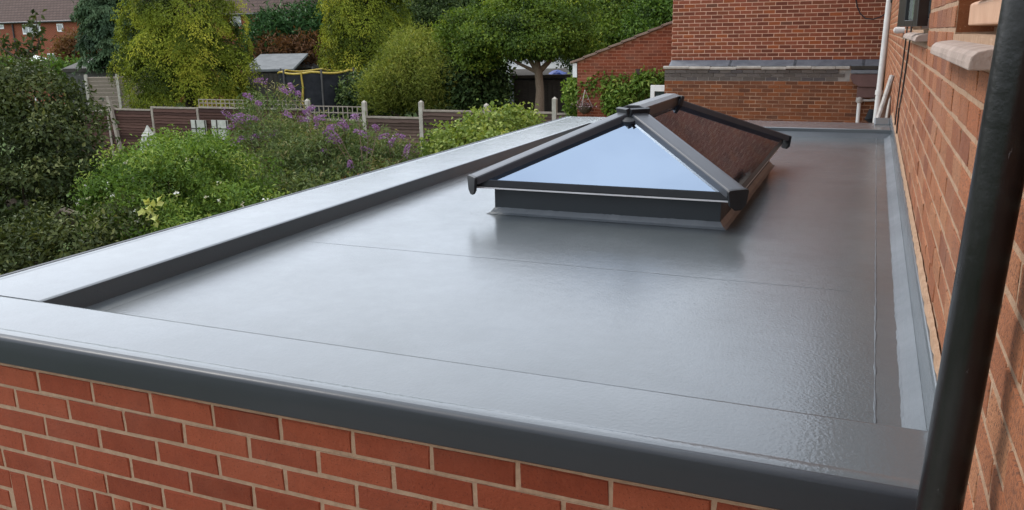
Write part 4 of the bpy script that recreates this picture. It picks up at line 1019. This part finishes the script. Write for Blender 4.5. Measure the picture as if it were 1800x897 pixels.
conifer('blue_conifer', 'blue green conifer squeezed behind the large golden one', 212, -80, 112, 24, 40, 160, 203, 'leaf_blue', L=.22, Wd=.08, dr=.3)
# willow-like bush
lb = [pxl(745, 130, 26.5, 80, 55), pxl(700, 150, 26.5, 48, 42), pxl(790, 150, 26.5, 50, 42), pxl(730, 90, 27, 45, 32), pxl(775, 105, 27, 42, 30), pxl(660, 165, 26, 25, 25)]
t = plant('feathery_bush', 'feathery olive green bush right behind the fence, right of golden conifer', 'bush', lb)
crown(t, lb, 800, 46, .20, .15, .024, 'leaf_willow', 301, -.1, .3, lcb=.55, up=.1, shell=(.75, 1.2), tsd=.22); limbs(t, (*lb[0][0][:2], GROUND), lb, .07, seed=7)
# apple tree
lb = [pxl(930, 50, 24.8, 95, 48), pxl(870, 66, 24.6, 55, 36), pxl(990, 66, 24.6, 52, 32), pxl(935, 76, 24.0, 62, 20), pxl(838, 98, 25, 36, 28), pxl(1032, 86, 25, 26, 20), pxl(910, 15, 25.4, 80, 36), pxl(980, 25, 25.4, 60, 36), pxl(820, 60, 25.6, 40, 40)]
b0 = at(948, 196, 24.6); t = plant('apple_tree', 'spreading green garden tree with bare trunk behind the fence', 'tree', lb, base=b0)
crown(t, lb, 420, 140, .24, .095, .050, 'leaf_apple', 302, .25, .12, lcb=.50, tsd=.22, lay=.5, shell=(.68, 1.14))
tk = MB(); f0 = at(946, 122, 24.6); tk.tube([(b0[0], b0[1], GROUND), b0, (b0+f0)/2+np.array([.04, 0, 0]), f0], [.17, .145, .12, .115], 10); tk = tk.build('trunk', 'pale_bark', t, smooth=True)
for (qx, qy, r_) in ((905, 60, .07), (938, 40, .09), (1000, 62, .08), (980, 88, .06), (868, 84, .05), (925, 85, .05)):
    e = at(qx, qy, 24.7); MB().tube([f0-np.array([0, 0, .1]), (f0+e)/2+np.array([.0, .05, -.12]), e], [r_*1.2, r_*.8, r_*.2], 8).build('limb', 'pale_bark', tk, smooth=True)
# dark shrubs between willow and apple, behind the fence
lb = [pxl(848, 165, 25.8, 46, 36), pxl(815, 130, 26, 40, 45), pxl(858, 138, 26.4, 34, 34)]
t = plant('dark_shrub', 'dark evergreen shrub between feathery bush and garden tree', 'bush', lb); crown(t, lb, 420, 20, .19, .15, .08, 'leaf_deep', 303, .2, .3, lcb=.5); limbs(t, (*lb[0][0][:2], GROUND), lb, .06, seed=8)
lb = [pxl(640, 165, 28, 45, 32), pxl(690, 175, 27.8, 45, 28)]
t = plant('dark_shrub', 'dark shrub filling the gap right of the trampoline', 'bush', lb); crown(t, lb, 260, 18, .2, .15, .08, 'leaf_deep', 304, .2, .3, lcb=.6); limbs(t, (*lb[0][0][:2], GROUND), lb, .05, seed=9)
# yew hedge with bare brown inside
lb = [pxl(470, 60, 42, 42, 32), pxl(530, 48, 42, 52, 34), pxl(450, 85, 41, 30, 28), pxl(575, 60, 42, 38, 45), pxl(510, 80, 43, 70, 28)]
t = plant('yew_tree', 'wide dark green yew above the trampoline', 'tree', lb); crown(t, lb, 700, 22, .28, .30, .07, 'leaf_yew', 305, 0, .25, lcb=.5); limbs(t, (*lb[1][0][:2], GROUND), lb, .15, seed=10)
lb = [pxl(480, 95, 40.5, 45, 24), pxl(545, 92, 40.5, 40, 26)]
t = plant('rusty_bush', 'rust brown bush below the dark yew', 'bush', lb); crown(t, lb, 260, 20, .24, .22, .07, 'leaf_rust', 306, 0, .3, lcb=.25); limbs(t, (*lb[0][0][:2], GROUND), lb, .07, seed=11)
lb = [pxl(145, 85, 50, 34, 26), pxl(178, 92, 50, 28, 24), pxl(120, 92, 50, 20, 20)]
t = plant('rusty_bush', 'reddish brown bush in front of the far terrace', 'bush', lb); crown(t, lb, 300, 20, .30, .24, .09, 'leaf_rust', 307, 0, .3, lcb=.5); limbs(t, (*lb[0][0][:2], GROUND), lb, .08, seed=12)
lb = [pxl(75, 124, 44, 40, 14), pxl(20, 126, 44, 50, 18), pxl(130, 124, 46, 40, 10)]
t = plant('green_hedge', 'green hedge low in front of the far terrace', 'hedge', lb); crown(t, lb, 260, 20, .26, .2, .1, 'leaf_fresh', 308, 0, .3, lcb=.3); limbs(t, (*lb[0][0][:2], GROUND), lb, .06, seed=13)
# backdrop trees
bt = [('dense dark tree rising behind the feathery bush', 'leaf_deep', [pxl(750, 25, 36, 70, 60), pxl(800, 50, 36, 60, 55), pxl(720, 60, 35, 45, 50), pxl(770, -30, 38, 80, 60)], 401, 900),
      ('dark tree rising behind the spreading garden tree', 'leaf_yew', [pxl(860, -20, 38, 80, 60), pxl(920, 10, 38, 70, 70), pxl(840, 30, 37, 50, 50)], 402, 800),
      ('deep green tree between garden tree and lean-to', 'leaf_deep', [pxl(1040, 25, 33, 48, 62), pxl(1010, -20, 34, 60, 50), pxl(1060, 70, 32, 40, 36), pxl(1025, 95, 32, 30, 26)], 403, 900),
      ('olive green tree above the lean-to roof', 'leaf_apple', [pxl(1100, 30, 31, 48, 48), pxl(1085, 70, 30.5, 42, 30), pxl(1120, -20, 32, 60, 50)], 404, 800),
      ('bright green tree beside the tall gable', 'leaf_fresh', [pxl(1155, 30, 29, 40, 34), pxl(1165, -10, 30, 45, 45), pxl(1140, 58, 28.6, 30, 22)], 405, 520),
      ('broad dark tree filling the top behind golden conifer', 'leaf_deep', [pxl(640, 20, 44, 90, 70), pxl(600, -40, 46, 90, 60), pxl(700, -30, 46, 90, 60)], 406, 700)]
for lbv, mt, lb, sd, nc in bt:
    t = plant('backdrop_tree', lbv, 'tree', lb, 'trees behind the gardens'); crown(t, lb, int(nc*.36), 100, .34, .13, .066, mt, sd, .2, .15, lcb=.50 if mt != 'leaf_fresh' else .34, tsd=.22, lay=.5, shell=(.68, 1.14)); limbs(t, (*lb[0][0][:2], GROUND), lb, .16, seed=sd)
# far wood closing the view
lb = [pxl(px, -10+10*math.sin(px), 75, 80, 70) for px in range(500, 1300, 75)]
o = crown(None, lb, 1500, 18, .6, .5, .28, 'leaf_deep', 501, .2, .2, name='far_wood'); tag(o, 'far off mass of dark trees closing the view', 'trees')
# climbing plant on the lean-to
lb = [pxl(1060, 150, 21.2, 48, 16, 10), pxl(1110, 150, 21, 50, 20, 12), pxl(1020, 155, 21.6, 26, 16, 12), pxl(1095, 175, 20.8, 36, 22, 12), pxl(1145, 145, 20.4, 28, 14, 10), pxl(1008, 178, 21.6, 10, 22, 10), pxl(1085, 140, 21, 40, 10, 8)]
t = plant('climbing_vine', 'bright green climbing vine across the lean-to wall', 'climber', lb); crown(t, lb, 480, 18, .11, .13, .06, 'leaf_fresh', 601, .3, .2, lcb=.66)
for k, l in enumerate(lb[:4]): MB().tube([(l[0][0], YL-.12, GROUND), (l[0][0]+.1, YL-.1, (GROUND+l[0][2])/2), l[0]], [.03, .022, .01], 6).build('stem', 'bark', t)
for (py_, a0, a1) in ((176, 1068, 1142), (188, 1068, 1105)):
    p, q = at_ax(a0, py_, 1, YL-.05), at_ax(a1, py_, 1, YL-.05); MB().bar((p[0], YL-.03, p[2]), (q[0], YL-.03, p[2]), np.array([0, .012, 0]), np.array([0, 0, .018])).build('support_lath', 'fence_rail', t)
# hanging basket
c = at_ax(1028, 188, 1, YL-.25); hb = root('hanging_basket', 'small hanging flower basket at the lean-to corner', 'basket', (c[0], c[1], c[2]-.2))
MB().tube([(c[0], c[1], c[2]-.17), (c[0], c[1], c[2]-.12), (c[0], c[1], c[2]), (c[0], c[1], c[2]+.01)], [.05, .13, .19, .19], 14).build('bowl', 'bird_wood', hb, smooth=True)
for k in range(3):
    th = k*2.094+.4; MB().tube([(c[0]+.18*math.cos(th), c[1]+.18*math.sin(th), c[2]), (c[0], c[1], c[2]+.42)], .006, 5).build('chain', 'pale_board', hb)
MB().tube([(c[0], c[1], c[2]+.42), (c[0], YL, c[2]+.44)], .01, 5).build('bracket', 'cast_black', hb)
rng = np.random.default_rng(8); P_ = np.array([c[0], c[1], c[2]+.03])+rng.normal(0, 1, (260, 3))*np.array([.10, .10, .07]); leaf_mesh('flowers', P_, rng.normal(0, 1, P_.shape)+np.array([0, 0, -.4]), rng.normal(0, 1, P_.shape)+np.array([0, -.5, .8]), .055, .035, rng.random(260), 'petal_mixed', hb)
# nest box and feeder in the left bush
def nestbox(name, label, c, s, ang, tilt):
    r_ = root(name, label, 'bird box', c); ca, sa = math.cos(ang), math.sin(ang); ax = np.array([ca, sa, tilt]); bk = np.array([-sa, ca, 0]); up = np.array([-tilt*ca, -tilt*sa, 1.]); c = np.array(c)
    MB().obox(c+up*s*.5, ax*s*.42, bk*s*.38, up*s*.45).build('box', 'bird_wood', r_, .004)
    for k in (-1, 1): MB().obox(c+up*s*1.12+ax*k*s*.30, (ax*.34-up*k*.24)*s, bk*s*.5, (up*.05+ax*k*.035)*s).build('roof_board', 'bird_wood', r_, .003)
    q = c+up*s*.62-bk*s*.385; MB().tube([q, q-bk*.004], s*.13, 14).build('entrance_hole', 'net_black', r_)
    MB().tube([c*np.array([1, 1, 0])+np.array([.05, .16, GROUND]), c+np.array([.05, .16, .1])], .03, 7).build('pole', 'bark', r_)
nestbox('nest_box', 'small brown wooden nest box tilted in the dark bush', at(122, 398, 9.7), .15, .45, .25)
nestbox('bird_feeder', 'tiny wooden bird feeder hanging deep in the dark left bush', at(22, 370, 10.2), .10, .1, .0)
